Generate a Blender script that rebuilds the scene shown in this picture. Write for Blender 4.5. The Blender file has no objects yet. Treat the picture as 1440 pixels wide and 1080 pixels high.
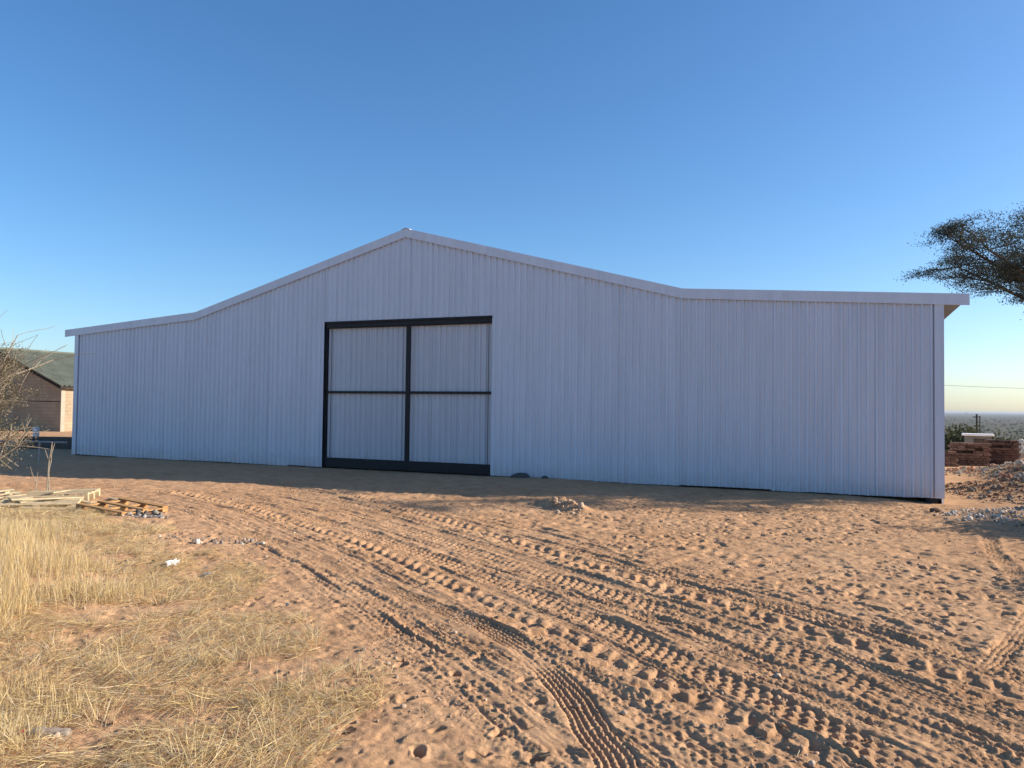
import bpy, bmesh, math, random
import numpy as np
from mathutils import Matrix, Vector

random.seed(7)
rng = np.random.default_rng(11)
scene = bpy.context.scene
COL = scene.collection
R = math.radians

# ------------------------------------------------------------------ camera, sky, sun, exposure
CAM_H = 1.81
PITCH, ROLL = 0.0292, 0.0122
cp, sp = math.cos(PITCH), math.sin(PITCH)
fw = Vector((0, cp, sp)); up0 = Vector((0, -sp, cp)); rt0 = Vector((1, 0, 0))
rt = rt0 * math.cos(ROLL) + up0 * math.sin(ROLL)
up = up0 * math.cos(ROLL) - rt0 * math.sin(ROLL)
cam_data = bpy.data.cameras.new('camera')
cam = bpy.data.objects.new('camera', cam_data)
COL.objects.link(cam)
cam_data.sensor_width = 36
cam_data.lens = 1082.6 / 1440 * 36
cam_data.clip_start = 0.05
cam_data.clip_end = 80000
cam.matrix_world = Matrix(((rt.x, up.x, -fw.x, 0), (rt.y, up.y, -fw.y, 0), (rt.z, up.z, -fw.z, CAM_H), (0, 0, 0, 1)))
scene.camera = cam

SUN_EL, SUN_ROT = R(22.6), R(88)
world = bpy.data.worlds.new('World')
scene.world = world
world.use_nodes = True
wn = world.node_tree
wn.nodes.clear()
sky = wn.nodes.new('ShaderNodeTexSky')
sky.sky_type = 'NISHITA'
sky.sun_disc = False
sky.sun_elevation = SUN_EL
sky.sun_rotation = SUN_ROT
sky.altitude = 0
sky.air_density = 0.9
sky.dust_density = 0.8
sky.ozone_density = 4.0
bg = wn.nodes.new('ShaderNodeBackground')
bg.inputs['Strength'].default_value = 0.113
wo = wn.nodes.new('ShaderNodeOutputWorld')
hsv = wn.nodes.new('ShaderNodeHueSaturation'); hsv.inputs['Saturation'].default_value = 1.15   # the phone's vivid colours
wn.links.new(sky.outputs[0], hsv.inputs['Color'])
wn.links.new(hsv.outputs[0], bg.inputs[0])
wn.links.new(bg.outputs[0], wo.inputs[0])

sun_data = bpy.data.lights.new('sun', 'SUN')
sun_data.energy = 5.0
sun_data.angle = R(0.53)
sun_data.color = (1.0, 0.9, 0.76)
sun = bpy.data.objects.new('sun', sun_data)
COL.objects.link(sun)
sdir = Vector((math.sin(SUN_ROT) * math.cos(SUN_EL), math.cos(SUN_ROT) * math.cos(SUN_EL), math.sin(SUN_EL)))
sun.rotation_euler = sdir.to_track_quat('Z', 'Y').to_euler()
sun.location = (30, 0, 30)

scene.view_settings.view_transform = 'Standard'
scene.view_settings.look = 'None'
scene.view_settings.gamma = 1
scene.view_settings.exposure = 0.82
scene.view_settings.use_curve_mapping = False
scene.render.engine = 'CYCLES'
scene.cycles.max_bounces = 6
scene.cycles.transparent_max_bounces = 8
scene.cycles.volume_bounces = 0

# ------------------------------------------------------------------ helpers
def tag(o, label=None, cat=None, group=None, kind=None):
    if label: o['label'] = label
    if cat: o['category'] = cat
    if group: o['group'] = group
    if kind: o['kind'] = kind
    return o

def empty(name, loc=(0, 0, 0), rz=0.0, parent=None):
    o = bpy.data.objects.new(name, None)
    o.empty_display_size = 0.3
    COL.objects.link(o)
    o.location = loc
    o.rotation_euler = (0, 0, rz)
    o.parent = parent
    return o

def link(name, me, parent=None, mat=None):
    o = bpy.data.objects.new(name, me)
    COL.objects.link(o)
    o.parent = parent
    if mat is not None and not me.materials:
        me.materials.append(mat)
    return o

def np_mesh(name, V, F, smooth=False, colors=None):
    """V (n,3), F (m,k) arrays -> mesh"""
    V = np.asarray(V, np.float32); F = np.asarray(F, np.int32)
    k = F.shape[1]
    me = bpy.data.meshes.new(name)
    me.vertices.add(len(V)); me.vertices.foreach_set('co', V.ravel())
    me.loops.add(F.size); me.loops.foreach_set('vertex_index', F.ravel())
    me.polygons.add(len(F))
    me.polygons.foreach_set('loop_start', np.arange(0, F.size, k, dtype=np.int32))
    me.polygons.foreach_set('loop_total', np.full(len(F), k, np.int32))
    if smooth:
        me.polygons.foreach_set('use_smooth', np.ones(len(F), bool))
    if colors is not None:
        at = me.color_attributes.new('Tint', 'FLOAT_COLOR', 'POINT')
        c = np.ones((len(V), 4), np.float32); c[:, :3] = colors
        at.data.foreach_set('color', c.ravel())
    me.update(calc_edges=True)
    me.validate()
    return me

class MB:
    def __init__(self): self.v = []; self.f = []
    def quadbox(self, P):
        """8 corner points: bottom 4 then top 4 (ccw)"""
        b = len(self.v); self.v += [tuple(p) for p in P]
        for q in ((3, 2, 1, 0), (4, 5, 6, 7), (0, 1, 5, 4), (1, 2, 6, 5), (2, 3, 7, 6), (3, 0, 4, 7)):
            self.f.append(tuple(b + i for i in q))
    def box(self, x0, x1, y0, y1, z0, z1):
        self.quadbox([(x0, y0, z0), (x1, y0, z0), (x1, y1, z0), (x0, y1, z0), (x0, y0, z1), (x1, y0, z1), (x1, y1, z1), (x0, y1, z1)])
    def tube(self, pts, radii, n=6):
        pts = [Vector(p) for p in pts]
        prev = None
        b0 = len(self.v)
        for i, p in enumerate(pts):
            d = (pts[min(i + 1, len(pts) - 1)] - pts[max(i - 1, 0)]).normalized()
            a = d.cross(Vector((0, 0, 1)))
            if a.length < 1e-3: a = d.cross(Vector((1, 0, 0)))
            a.normalize()
            if prev is not None and a.dot(prev) < 0: a = -a
            prev = a
            c = d.cross(a)
            for k in range(n):
                t = 2 * math.pi * k / n
                self.v.append(tuple(p + (a * math.cos(t) + c * math.sin(t)) * radii[i]))
        for i in range(len(pts) - 1):
            for k in range(n):
                q = b0 + i * n
                self.f.append((q + k, q + (k + 1) % n, q + n + (k + 1) % n, q + n + k))
        self.f.append(tuple(b0 + k for k in reversed(range(n))))
        self.f.append(tuple(b0 + (len(pts) - 1) * n + k for k in range(n)))
    def mesh(self, name, mat=None, bevel=0.0, smooth=False):
        me = bpy.data.meshes.new(name)
        me.from_pydata(self.v, [], self.f)
        if bevel > 0:
            bm = bmesh.new(); bm.from_mesh(me)
            bmesh.ops.bevel(bm, geom=list(bm.edges), offset=bevel, segments=1, affect='EDGES')
            bm.to_mesh(me); bm.free()
        if smooth:
            for p in me.polygons: p.use_smooth = True
        if mat: me.materials.append(mat)
        me.update()
        return me
    def build(self, name, mat, parent=None, bevel=0.0, smooth=False):
        return link(name, self.mesh(name, mat, bevel, smooth), parent)

# numpy value noise -------------------------------------------------
def _hash(ix, iy, seed):
    h = (ix.astype(np.int64) * 374761393 + iy.astype(np.int64) * 668265263 + seed * 974634777) & 0xFFFFFFFF
    h = ((h ^ (h >> 13)) * 1274126177) & 0xFFFFFFFF
    h = (h ^ (h >> 16)) & 0xFFFFFF
    return h.astype(np.float32) / 0xFFFFFF
def vnoise(x, y, seed=0):
    x = np.asarray(x, np.float64); y = np.asarray(y, np.float64)
    fx = np.floor(x); fy = np.floor(y)
    tx = (x - fx).astype(np.float32); ty = (y - fy).astype(np.float32)
    tx = tx * tx * tx * (tx * (tx * 6 - 15) + 10); ty = ty * ty * ty * (ty * (ty * 6 - 15) + 10)
    a = _hash(fx, fy, seed); b = _hash(fx + 1, fy, seed); c = _hash(fx, fy + 1, seed); d = _hash(fx + 1, fy + 1, seed)
    return (a + (b - a) * tx) * (1 - ty) + (c + (d - c) * tx) * ty
def fbm(x, y, seed=0, oct=3):
    s = 0; a = 1; t = 0
    c, sn = math.cos(0.6), math.sin(0.6)
    for i in range(oct):
        s = s + a * (vnoise(x, y, seed + i * 17) - 0.5); t += a
        a *= 0.5
        x, y = (x * c - y * sn) * 2.03, (x * sn + y * c) * 2.03
    return s / t * 2
def sstep(a, b, x):
    t = np.clip((x - a) / (b - a), 0, 1)
    return t * t * (3 - 2 * t)

# ------------------------------------------------------------------ materials
def new_mat(name):
    m = bpy.data.materials.new(name); m.use_nodes = True
    nt = m.node_tree
    b = nt.nodes['Principled BSDF']
    return m, nt, b
def N(nt, t, **kw):
    n = nt.nodes.new(t)
    for k, v in kw.items(): setattr(n, k, v)
    return n
def noise(nt, scale, detail=4, rough=0.55, vec=None, dist=0.0):
    n = N(nt, 'ShaderNodeTexNoise'); n.inputs['Scale'].default_value = scale
    n.inputs['Detail'].default_value = detail; n.inputs['Roughness'].default_value = rough
    n.inputs['Distortion'].default_value = dist
    if vec is not None: nt.links.new(vec, n.inputs['Vector'])
    return n
def ramp(nt, fac, stops):
    r = N(nt, 'ShaderNodeValToRGB')
    e = r.color_ramp.elements
    while len(e) > 1: e.remove(e[-1])
    e[0].position = stops[0][0]; e[0].color = (*stops[0][1], 1)
    for p, c in stops[1:]:
        x = e.new(p); x.color = (*c, 1)
    nt.links.new(fac, r.inputs[0])
    return r
def mixc(nt, fac, a, b, mode='MIX'):
    m = N(nt, 'ShaderNodeMix', data_type='RGBA', blend_type=mode)
    for s, v in ((0, fac), (6, a), (7, b)):
        if hasattr(v, 'is_output') or isinstance(v, bpy.types.NodeSocket): nt.links.new(v, m.inputs[s])
        elif s == 0: m.inputs[0].default_value = v
        else: m.inputs[s].default_value = (*v, 1)
    return m.outputs[2]
def bump(nt, b, h, strength=0.5, dist=0.02, prev=None):
    n = N(nt, 'ShaderNodeBump'); n.inputs['Strength'].default_value = strength; n.inputs['Distance'].default_value = dist
    nt.links.new(h, n.inputs['Height'])
    if prev is not None: nt.links.new(prev.outputs[0], n.inputs['Normal'])
    nt.links.new(n.outputs[0], b.inputs['Normal'])
    return n
def obj_vec(nt):
    return N(nt, 'ShaderNodeTexCoord').outputs['Object']

def mat_simple(name, col, rough=0.8, spec=0.2, var=0.12, scale=6.0, bstr=0.0, metallic=0.0, rand=0.0):
    m, nt, b = new_mat(name)
    v = obj_vec(nt)
    n = noise(nt, scale, 5, 0.6, v)
    lo = tuple(max(0, c * (1 - var)) for c in col); hi = tuple(min(1, c * (1 + var)) for c in col)
    out = ramp(nt, n.outputs[0], [(0.3, lo), (0.7, hi)]).outputs[0]
    if rand > 0:
        oi = N(nt, 'ShaderNodeObjectInfo')
        mr = N(nt, 'ShaderNodeMapRange'); mr.inputs[3].default_value = 1 - rand; mr.inputs[4].default_value = 1 + rand
        nt.links.new(oi.outputs['Random'], mr.inputs[0])
        hs = N(nt, 'ShaderNodeHueSaturation'); nt.links.new(mr.outputs[0], hs.inputs['Value']); nt.links.new(out, hs.inputs['Color'])
        out = hs.outputs[0]
    nt.links.new(out, b.inputs['Base Color'])
    b.inputs['Roughness'].default_value = rough; b.inputs['Specular IOR Level'].default_value = spec
    b.inputs['Metallic'].default_value = metallic
    if bstr > 0:
        n2 = noise(nt, scale * 4, 5, 0.6, v); bump(nt, b, n2.outputs[0], bstr, 0.02)
    return m

def mat_sand():
    m, nt, b = new_mat('sand')
    v = obj_vec(nt)
    n1 = noise(nt, 0.35, 6, 0.6, v); n2 = noise(nt, 3.0, 6, 0.65, v); n3 = noise(nt, 60, 4, 0.7, v); n4 = noise(nt, 260, 2, 0.6, v)
    base = ramp(nt, n1.outputs[0], [(0.3, (0.51, 0.300, 0.162)), (0.7, (0.59, 0.372, 0.215))]).outputs[0]
    c2 = ramp(nt, n2.outputs[0], [(0.35, (0.80, 0.76, 0.74)), (0.65, (1.06, 1.05, 1.04))]).outputs[0]
    base = mixc(nt, 1.0, base, c2, 'MULTIPLY')
    c3 = ramp(nt, n3.outputs[0], [(0.3, (0.86, 0.84, 0.82)), (0.7, (1.06, 1.06, 1.06))]).outputs[0]
    base = mixc(nt, 1.0, base, c3, 'MULTIPLY')
    # the far plains are covered by grey-green scrub
    n5 = noise(nt, 0.012, 8, 0.7, v)
    scrub = ramp(nt, n5.outputs[0], [(0.38, (0.04, 0.045, 0.028)), (0.55, (0.085, 0.078, 0.05)), (0.7, (0.14, 0.115, 0.075))]).outputs[0]
    ge = N(nt, 'ShaderNodeNewGeometry'); ln = N(nt, 'ShaderNodeVectorMath', operation='LENGTH'); nt.links.new(ge.outputs['Position'], ln.inputs[0])
    mr = N(nt, 'ShaderNodeMapRange'); mr.inputs[1].default_value = 55; mr.inputs[2].default_value = 110; nt.links.new(ln.outputs['Value'], mr.inputs[0])
    base = mixc(nt, mr.outputs[0], base, scrub)
    nt.links.new(base, b.inputs['Base Color'])
    b.inputs['Roughness'].default_value = 0.95; b.inputs['Specular IOR Level'].default_value = 0.1
    nb = noise(nt, 22, 8, 0.72, v)
    bp = bump(nt, b, nb.outputs[0], 0.6, 0.03)
    nc = noise(nt, 75, 6, 0.75, v)
    bp = bump(nt, b, nc.outputs[0], 0.5, 0.012, bp)
    bump(nt, b, n4.outputs[0], 0.3, 0.004, bp)
    return m

def mat_tint(name, translucent=0.0, rough=0.8, spec=0.15, bstr=0.0):
    """colour comes from the 'Tint' attribute (each blade, leaf or stone has its own)"""
    m, nt, b = new_mat(name)
    a = N(nt, 'ShaderNodeAttribute'); a.attribute_name = 'Tint'
    nt.links.new(a.outputs['Color'], b.inputs['Base Color'])
    b.inputs['Roughness'].default_value = rough; b.inputs['Specular IOR Level'].default_value = spec
    if bstr:
        n2 = noise(nt, 30, 5, 0.6, obj_vec(nt)); bump(nt, b, n2.outputs[0], bstr, 0.02)
    if translucent > 0:
        t = N(nt, 'ShaderNodeBsdfTranslucent'); nt.links.new(a.outputs['Color'], t.inputs['Color'])
        mx = N(nt, 'ShaderNodeMixShader'); mx.inputs[0].default_value = translucent
        nt.links.new(b.outputs[0], mx.inputs[1]); nt.links.new(t.outputs[0], mx.inputs[2])
        nt.links.new(mx.outputs[0], nt.nodes['Material Output'].inputs[0])
    return m

def mat_sheet(name, col, rough=0.5, rand=0.035):
    m, nt, b = new_mat(name)
    v = obj_vec(nt)
    oi = N(nt, 'ShaderNodeObjectInfo')
    mp = N(nt, 'ShaderNodeMapping'); mp.inputs['Scale'].default_value = (6, 6, 0.35); nt.links.new(v, mp.inputs[0])
    off = N(nt, 'ShaderNodeVectorMath', operation='ADD'); nt.links.new(mp.outputs[0], off.inputs[0])
    cmb = N(nt, 'ShaderNodeCombineXYZ'); mul = N(nt, 'ShaderNodeMath', operation='MULTIPLY'); mul.inputs[1].default_value = 57
    nt.links.new(oi.outputs['Random'], mul.inputs[0]); nt.links.new(mul.outputs[0], cmb.inputs[0]); nt.links.new(cmb.outputs[0], off.inputs[1])
    streak = noise(nt, 1.0, 5, 0.6, off.outputs[0])
    c1 = ramp(nt, streak.outputs[0], [(0.3, tuple(c * 0.90 for c in col)), (0.7, tuple(min(1, c * 1.04) for c in col))]).outputs[0]
    # dust splashed on the foot of the sheets
    sx = N(nt, 'ShaderNodeSeparateXYZ'); nt.links.new(v, sx.inputs[0])
    nd = noise(nt, 3.0, 5, 0.65, v)
    ma = N(nt, 'ShaderNodeMath', operation='MULTIPLY_ADD'); ma.inputs[1].default_value = 0.9; nt.links.new(nd.outputs[0], ma.inputs[0])
    ms = N(nt, 'ShaderNodeMath', operation='MULTIPLY'); ms.inputs[1].default_value = -1; nt.links.new(sx.outputs[2], ms.inputs[0])
    nt.links.new(ms.outputs[0], ma.inputs[2])
    mr = N(nt, 'ShaderNodeMapRange'); mr.inputs[1].default_value = 0.0; mr.inputs[2].default_value = 0.6; mr.inputs[4].default_value = 0.35
    nt.links.new(ma.outputs[0], mr.inputs[0])
    c2 = mixc(nt, mr.outputs[0], c1, (0.42, 0.30, 0.21))
    rr = N(nt, 'ShaderNodeMapRange'); rr.inputs[3].default_value = 1 - rand; rr.inputs[4].default_value = 1 + rand * 0.6
    nt.links.new(oi.outputs['Random'], rr.inputs[0])
    hs = N(nt, 'ShaderNodeHueSaturation'); nt.links.new(rr.outputs[0], hs.inputs['Value']); nt.links.new(c2, hs.inputs['Color'])
    nt.links.new(hs.outputs[0], b.inputs['Base Color'])
    b.inputs['Roughness'].default_value = rough; b.inputs['Specular IOR Level'].default_value = 0.5
    oc = noise(nt, 1.0, 3, 0.5, off.outputs[0]); bump(nt, b, oc.outputs[0], 0.22, 0.03)
    return m

def mat_block():
    m, nt, b = new_mat('block_wall')
    v = obj_vec(nt)
    br = N(nt, 'ShaderNodeTexBrick'); br.inputs['Scale'].default_value = 1.0
    br.inputs['Color1'].default_value = (0.36, 0.275, 0.18, 1); br.inputs['Color2'].default_value = (0.40, 0.31, 0.21, 1)
    br.inputs['Mortar'].default_value = (0.30, 0.23, 0.16, 1); br.inputs['Mortar Size'].default_value = 0.018
    br.inputs['Brick Width'].default_value = 0.4; br.inputs['Row Height'].default_value = 0.2; br.inputs['Bias'].default_value = 0.0
    sx = N(nt, 'ShaderNodeSeparateXYZ'); nt.links.new(v, sx.inputs[0])
    ad = N(nt, 'ShaderNodeMath', operation='ADD'); nt.links.new(sx.outputs[0], ad.inputs[0]); nt.links.new(sx.outputs[1], ad.inputs[1])
    cb = N(nt, 'ShaderNodeCombineXYZ'); nt.links.new(ad.outputs[0], cb.inputs[0]); nt.links.new(sx.outputs[2], cb.inputs[1])
    nt.links.new(cb.outputs[0], br.inputs['Vector'])
    n = noise(nt, 1.2, 5, 0.6, v)
    c = mixc(nt, 1.0, br.outputs[0], ramp(nt, n.outputs[0], [(0.3, (0.78, 0.76, 0.74)), (0.7, (1.08, 1.08, 1.08))]).outputs[0], 'MULTIPLY')
    nt.links.new(c, b.inputs['Base Color']); b.inputs['Roughness'].default_value = 0.95
    bump(nt, b, br.outputs[1], -0.4, 0.02)
    return m

M_SAND = mat_sand()
M_SHEET = mat_sheet('white_sheet', (0.61, 0.665, 0.755), 0.34, 0.028)
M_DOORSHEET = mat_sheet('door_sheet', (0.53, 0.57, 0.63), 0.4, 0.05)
M_FLASH = mat_sheet('white_flashing', (0.615, 0.668, 0.752), 0.40, 0.02)
M_ROOF = mat_simple('galvanised_roof', (0.22, 0.22, 0.215), 0.5, 0.4, 0.08, 3)
M_STEEL = mat_simple('black_steel', (0.014, 0.014, 0.018), 0.55, 0.3, 0.25, 9, 0.05)
M_CONC = mat_simple('concrete', (0.30, 0.28, 0.25), 0.95, 0.1, 0.15, 5, 0.3)
M_BLOCK = mat_block()
M_GREENROOF = mat_simple('green_fibre_roof', (0.125, 0.136, 0.108), 0.9, 0.15, 0.22, 1.2, 0.1)
M_DARKWOOD = mat_simple('dark_board', (0.03, 0.025, 0.022), 0.8, 0.2)
M_WHITEWALL = mat_simple('white_plaster', (0.38, 0.32, 0.25), 0.9, 0.1, 0.1, 3)
M_PALLET = mat_simple('pale_pine', (0.47, 0.37, 0.23), 0.85, 0.15, 0.22, 9, 0.15, rand=0.15)
M_ORANGE = mat_simple('orange_pine', (0.42, 0.235, 0.10), 0.8, 0.15, 0.22, 9, 0.15, rand=0.15)
M_BARK = mat_simple('bark', (0.12, 0.09, 0.065), 0.95, 0.1, 0.3, 14, 0.4)
M_TWIG = mat_simple('dry_twig', (0.30, 0.25, 0.19), 0.9, 0.1, 0.25, 14, 0.2)
M_LEAF = mat_tint('leaf', 0.25, 0.7)
M_GRASS = mat_tint('dry_grass', 0.42, 0.7)
M_STONE = mat_tint('rubble_stone', 0, 0.95, 0.1, 0.3)
M_BRICK = mat_simple('red_brick', (0.14, 0.082, 0.064), 0.95, 0.1, 0.4, 6, 0.3, rand=0.25)
M_WHITE = mat_simple('white_plastic', (0.80, 0.80, 0.80), 0.45, 0.4, 0.06, 20)
M_RED = mat_simple('red_plastic', (0.55, 0.03, 0.02), 0.4, 0.4, 0.05, 20)
M_GREY = mat_simple('grey_paint', (0.16, 0.17, 0.15), 0.85, 0.2, 0.15, 3)
M_POLE = mat_simple('weathered_pole', (0.08, 0.065, 0.05), 0.9, 0.1, 0.2, 4)
M_DARKBAG = mat_simple('dark_plastic', (0.03, 0.03, 0.03), 0.5, 0.4, 0.2, 20)
M_GREYBAG = mat_simple('grey_plastic', (0.30, 0.31, 0.32), 0.5, 0.4, 0.15, 20)
M_DARKBLOCK = mat_simple('dark_block', (0.13, 0.112, 0.098), 0.95, 0.1, 0.25, 5, 0.2)  # plain dark tone of the ledge blocks
M_GALV = mat_simple('galvanised_pipe', (0.35, 0.34, 0.32), 0.5, 0.4, 0.15, 8, metallic=0.5)

# ------------------------------------------------------------------ shed placement (needed by the ground)
TH = -0.4041
SX, SY = -2.921, 20.90
DV = np.array([math.cos(TH), math.sin(TH)]); NV = np.array([math.sin(TH), -math.cos(TH)])
W_IN, W_OUT, W_EAVE = 7.51, 12.84, 13.31
H_APEX, H_VAL, H_EAVE = 6.62, 4.61, 4.22
SHED_L = 26.0

# ------------------------------------------------------------------ ground
def macro(x, y):
    x = np.asarray(x, np.float64); y = np.asarray(y, np.float64)
    q = 0.75 * x + 0.66 * y
    far = np.maximum(q - 31, 0)
    z = -36 * (1 - np.exp(-(far * far / (far + 5)) * 0.2 / 36))
    near = 1 - sstep(30, 60, np.hypot(x, y))
    s = (x - SX) * DV[0] + (y - SY) * DV[1]; n = (x - SX) * NV[0] + (y - SY) * NV[1]
    damp = sstep(-1, 3.0, n)
    z = z + near * damp * 0.07 * fbm(x / 5.0, y / 5.0, 3, 2)
    z = z - 0.085 * np.exp(-((s - 12.9) ** 2 / 1.2 + (n) ** 2 / 1.5))
    z = z + 0.05 * np.exp(-((s - 4.2) ** 2 / 1.5 + (n - 0.2) ** 2 / 0.6))
    # berm of pushed-up sand in front of the shed
    bx, by = (x - 0.92), (y - 13.75)
    al = bx * 0.46 - by * 0.89; ac = bx * 0.89 + by * 0.46
    z = z + 0.17 * np.exp(-(al / 0.85) ** 2 - (ac / 0.26) ** 2)
    # rubble mounds to the right of the shed
    z = z + 0.24 * np.exp(-((x - 10.2) / 1.8) ** 2 - ((y - 13.2) / 0.9) ** 2) + 0.22 * np.exp(-((x - 11.6) / 1.0) ** 2 - ((y - 17.0) / 1.8) ** 2)
    z = z + 0.95 * np.exp(-((x - 14.6) / 1.9) ** 2 - ((y - 18.8) / 3.0) ** 2)
    z = z + 1.25 * np.exp(-((x - 20.6) / 2.0) ** 2 - ((y - 29.0) / 2.4) ** 2)
    # grassy bank on the left
    z = z + 0.12 * sstep(-2.5, -6.5, x) * (1 - sstep(11, 14.5, y)) * sstep(-4, 2, y)
    # far relief
    z = z + sstep(300, 3000, np.hypot(x, y)) * 6 * fbm(x / 2200, y / 2200, 9, 3)
    return z

APEX = np.array([0.0, -1.0])
A0, A1 = R(90 - 44), R(90 + 44)
NA = 860
ang = np.concatenate([np.linspace(A0, A1, NA), np.linspace(A1, A0 + 2 * math.pi, 74)[1:-1]])
R0, R1, RK = 4.3, 26.0, 0.0023
NR = int(math.log(R1 / R0) / RK)
r_in = np.array([0.01, 1.0, 2.0, 3.0, 3.7])
r_de = R0 * np.exp(RK * np.arange(NR))
r_out = [r_de[-1]]
while r_out[-1] < 40000:
    r_out.append(r_out[-1] * (1.02 if r_out[-1] < 200 else 1.06))
rad = np.concatenate([r_in, r_de, r_out[1:]])
I0 = len(r_in)
CC, RR = np.meshgrid(ang, rad)
GX = APEX[0] + RR * np.cos(CC); GY = APEX[1] + RR * np.sin(CC)
GZ = macro(GX, GY)
# fine layer on the dense sector
dx = GX[I0:I0 + NR, :NA]; dy = GY[I0:I0 + NR, :NA]
ds = (dx - SX) * DV[0] + (dy - SY) * DV[1]; dn = (dx - SX) * NV[0] + (dy - SY) * NV[1]
front = sstep(0.0, 1.2, dn)
warp = fbm(dx / 0.6, dy / 0.6, 40, 2) * 0.12
rough = 0.020 * fbm((dx + warp) / 0.42, (dy + warp) / 0.30, 21, 3) + 0.011 * fbm((dx + warp) / 0.13, (dy - warp) / 0.10, 25, 3)
pn = vnoise((dx + warp) / 0.16, dy / 0.11, 31)
patchy = 0.45 + 0.55 * sstep(0.35, 0.65, vnoise(dx / 1.3, dy / 1.1, 33))
rough = rough * (0.62 + 0.35 * sstep(5, 9, dy)) - (0.013 + 0.009 * sstep(5, 9, dy)) * sstep(0.58, 0.85, pn) * patchy
rough = rough + 0.011 * fbm((dx - warp) / 0.065, dy / 0.045, 36, 2)
ragged = 1 + 0.45 * fbm(dx / 0.05, dy / 0.045, 44, 2)
fine = np.ascontiguousarray(rough * (0.35 + 0.65 * front))

def window(cx, cy, w):
    px, py = cx - APEX[0], cy - APEX[1]
    rr = math.hypot(px, py); aa = math.atan2(py, px)
    i0 = int((math.log(max(rr - w, 1e-3) / R0)) / RK) - 1; i1 = int((math.log((rr + w) / R0)) / RK) + 2
    da = w / max(rr, 0.5)
    j0 = int((aa - da - A0) / (A1 - A0) * (NA - 1)) - 1; j1 = int((aa + da - A0) / (A1 - A0) * (NA - 1)) + 2
    i0, i1 = max(i0, 0), min(i1, NR); j0, j1 = max(j0, 0), min(j1, NA)
    if i0 >= i1 or j0 >= j1: return None
    return slice(i0, i1), slice(j0, j1)

def dent(cx, cy, a, b, th, depth, rim=0.3):
    w = window(cx, cy, max(a, b) * 1.8)
    if w is None: return
    X = dx[w] - cx; Y = dy[w] - cy
    c, s = math.cos(th), math.sin(th)
    u = (X * c + Y * s) / a; v = (-X * s + Y * c) / b
    q = np.sqrt(u * u + v * v) * ragged[w]
    fine[w] += depth * (-(1 - sstep(0.35, 1.0, q)) + rim * np.exp(-((q - 1.15) / 0.22) ** 2))

# hoof and boot prints all over the yard
def scatter_dents(n, x0, x1, y0, y1, smin, smax, dep, seed):
    g = np.random.default_rng(seed)
    for i in range(n):
        x = g.uniform(x0, x1); y = g.uniform(y0, y1)
        n_ = (x - SX) * NV[0] + (y - SY) * NV[1]
        if n_ < 0.8 or (vnoise(np.array([x / 1.1]), np.array([y / 1.1]), 51)[0] < 0.38): continue
        s = g.uniform(smin, smax)
        dent(x, y, s, s * g.uniform(0.45, 0.95), g.uniform(0, 3.14), dep * g.uniform(0.6, 1.2) * s / smax, g.uniform(0.08, 0.28))
scatter_dents(4200, -5, 9, 7, 17, 0.02, 0.065, 0.030, 1)
scatter_dents(5200, 1.0, 9, 6.0, 16, 0.018, 0.06, 0.027, 2)
scatter_dents(900, -2.2, 5, 3.4, 8.5, 0.012, 0.045, 0.018, 3)
scatter_dents(700, -7, 0, 5, 14, 0.02, 0.055, 0.016, 4)

def resample(P, step):
    P = np.array(P, float)
    # Catmull-Rom through the points
    Q = np.vstack([2 * P[0] - P[1], P, 2 * P[-1] - P[-2]]); out = []
    for i in range(1, len(Q) - 2):
        t = np.linspace(0, 1, 12, endpoint=False)[:, None]
        a, b, c, d = Q[i - 1], Q[i], Q[i + 1], Q[i + 2]
        out.append(0.5 * ((2 * b) + (c - a) * t + (2 * a - 5 * b + 4 * c - d) * t ** 2 + (-a + 3 * b - 3 * c + d) * t ** 3))
    out.append(P[-1:]); P = np.vstack(out)
    for _ in range(10):
        P[1:-1] = 0.25 * P[:-2] + 0.5 * P[1:-1] + 0.25 * P[2:]
    L = np.concatenate([[0], np.cumsum(np.hypot(*np.diff(P, axis=0).T))])
    s = np.arange(0, L[-1], step)
    return np.stack([np.interp(s, L, P[:, 0]), np.interp(s, L, P[:, 1])], -1), s

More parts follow.
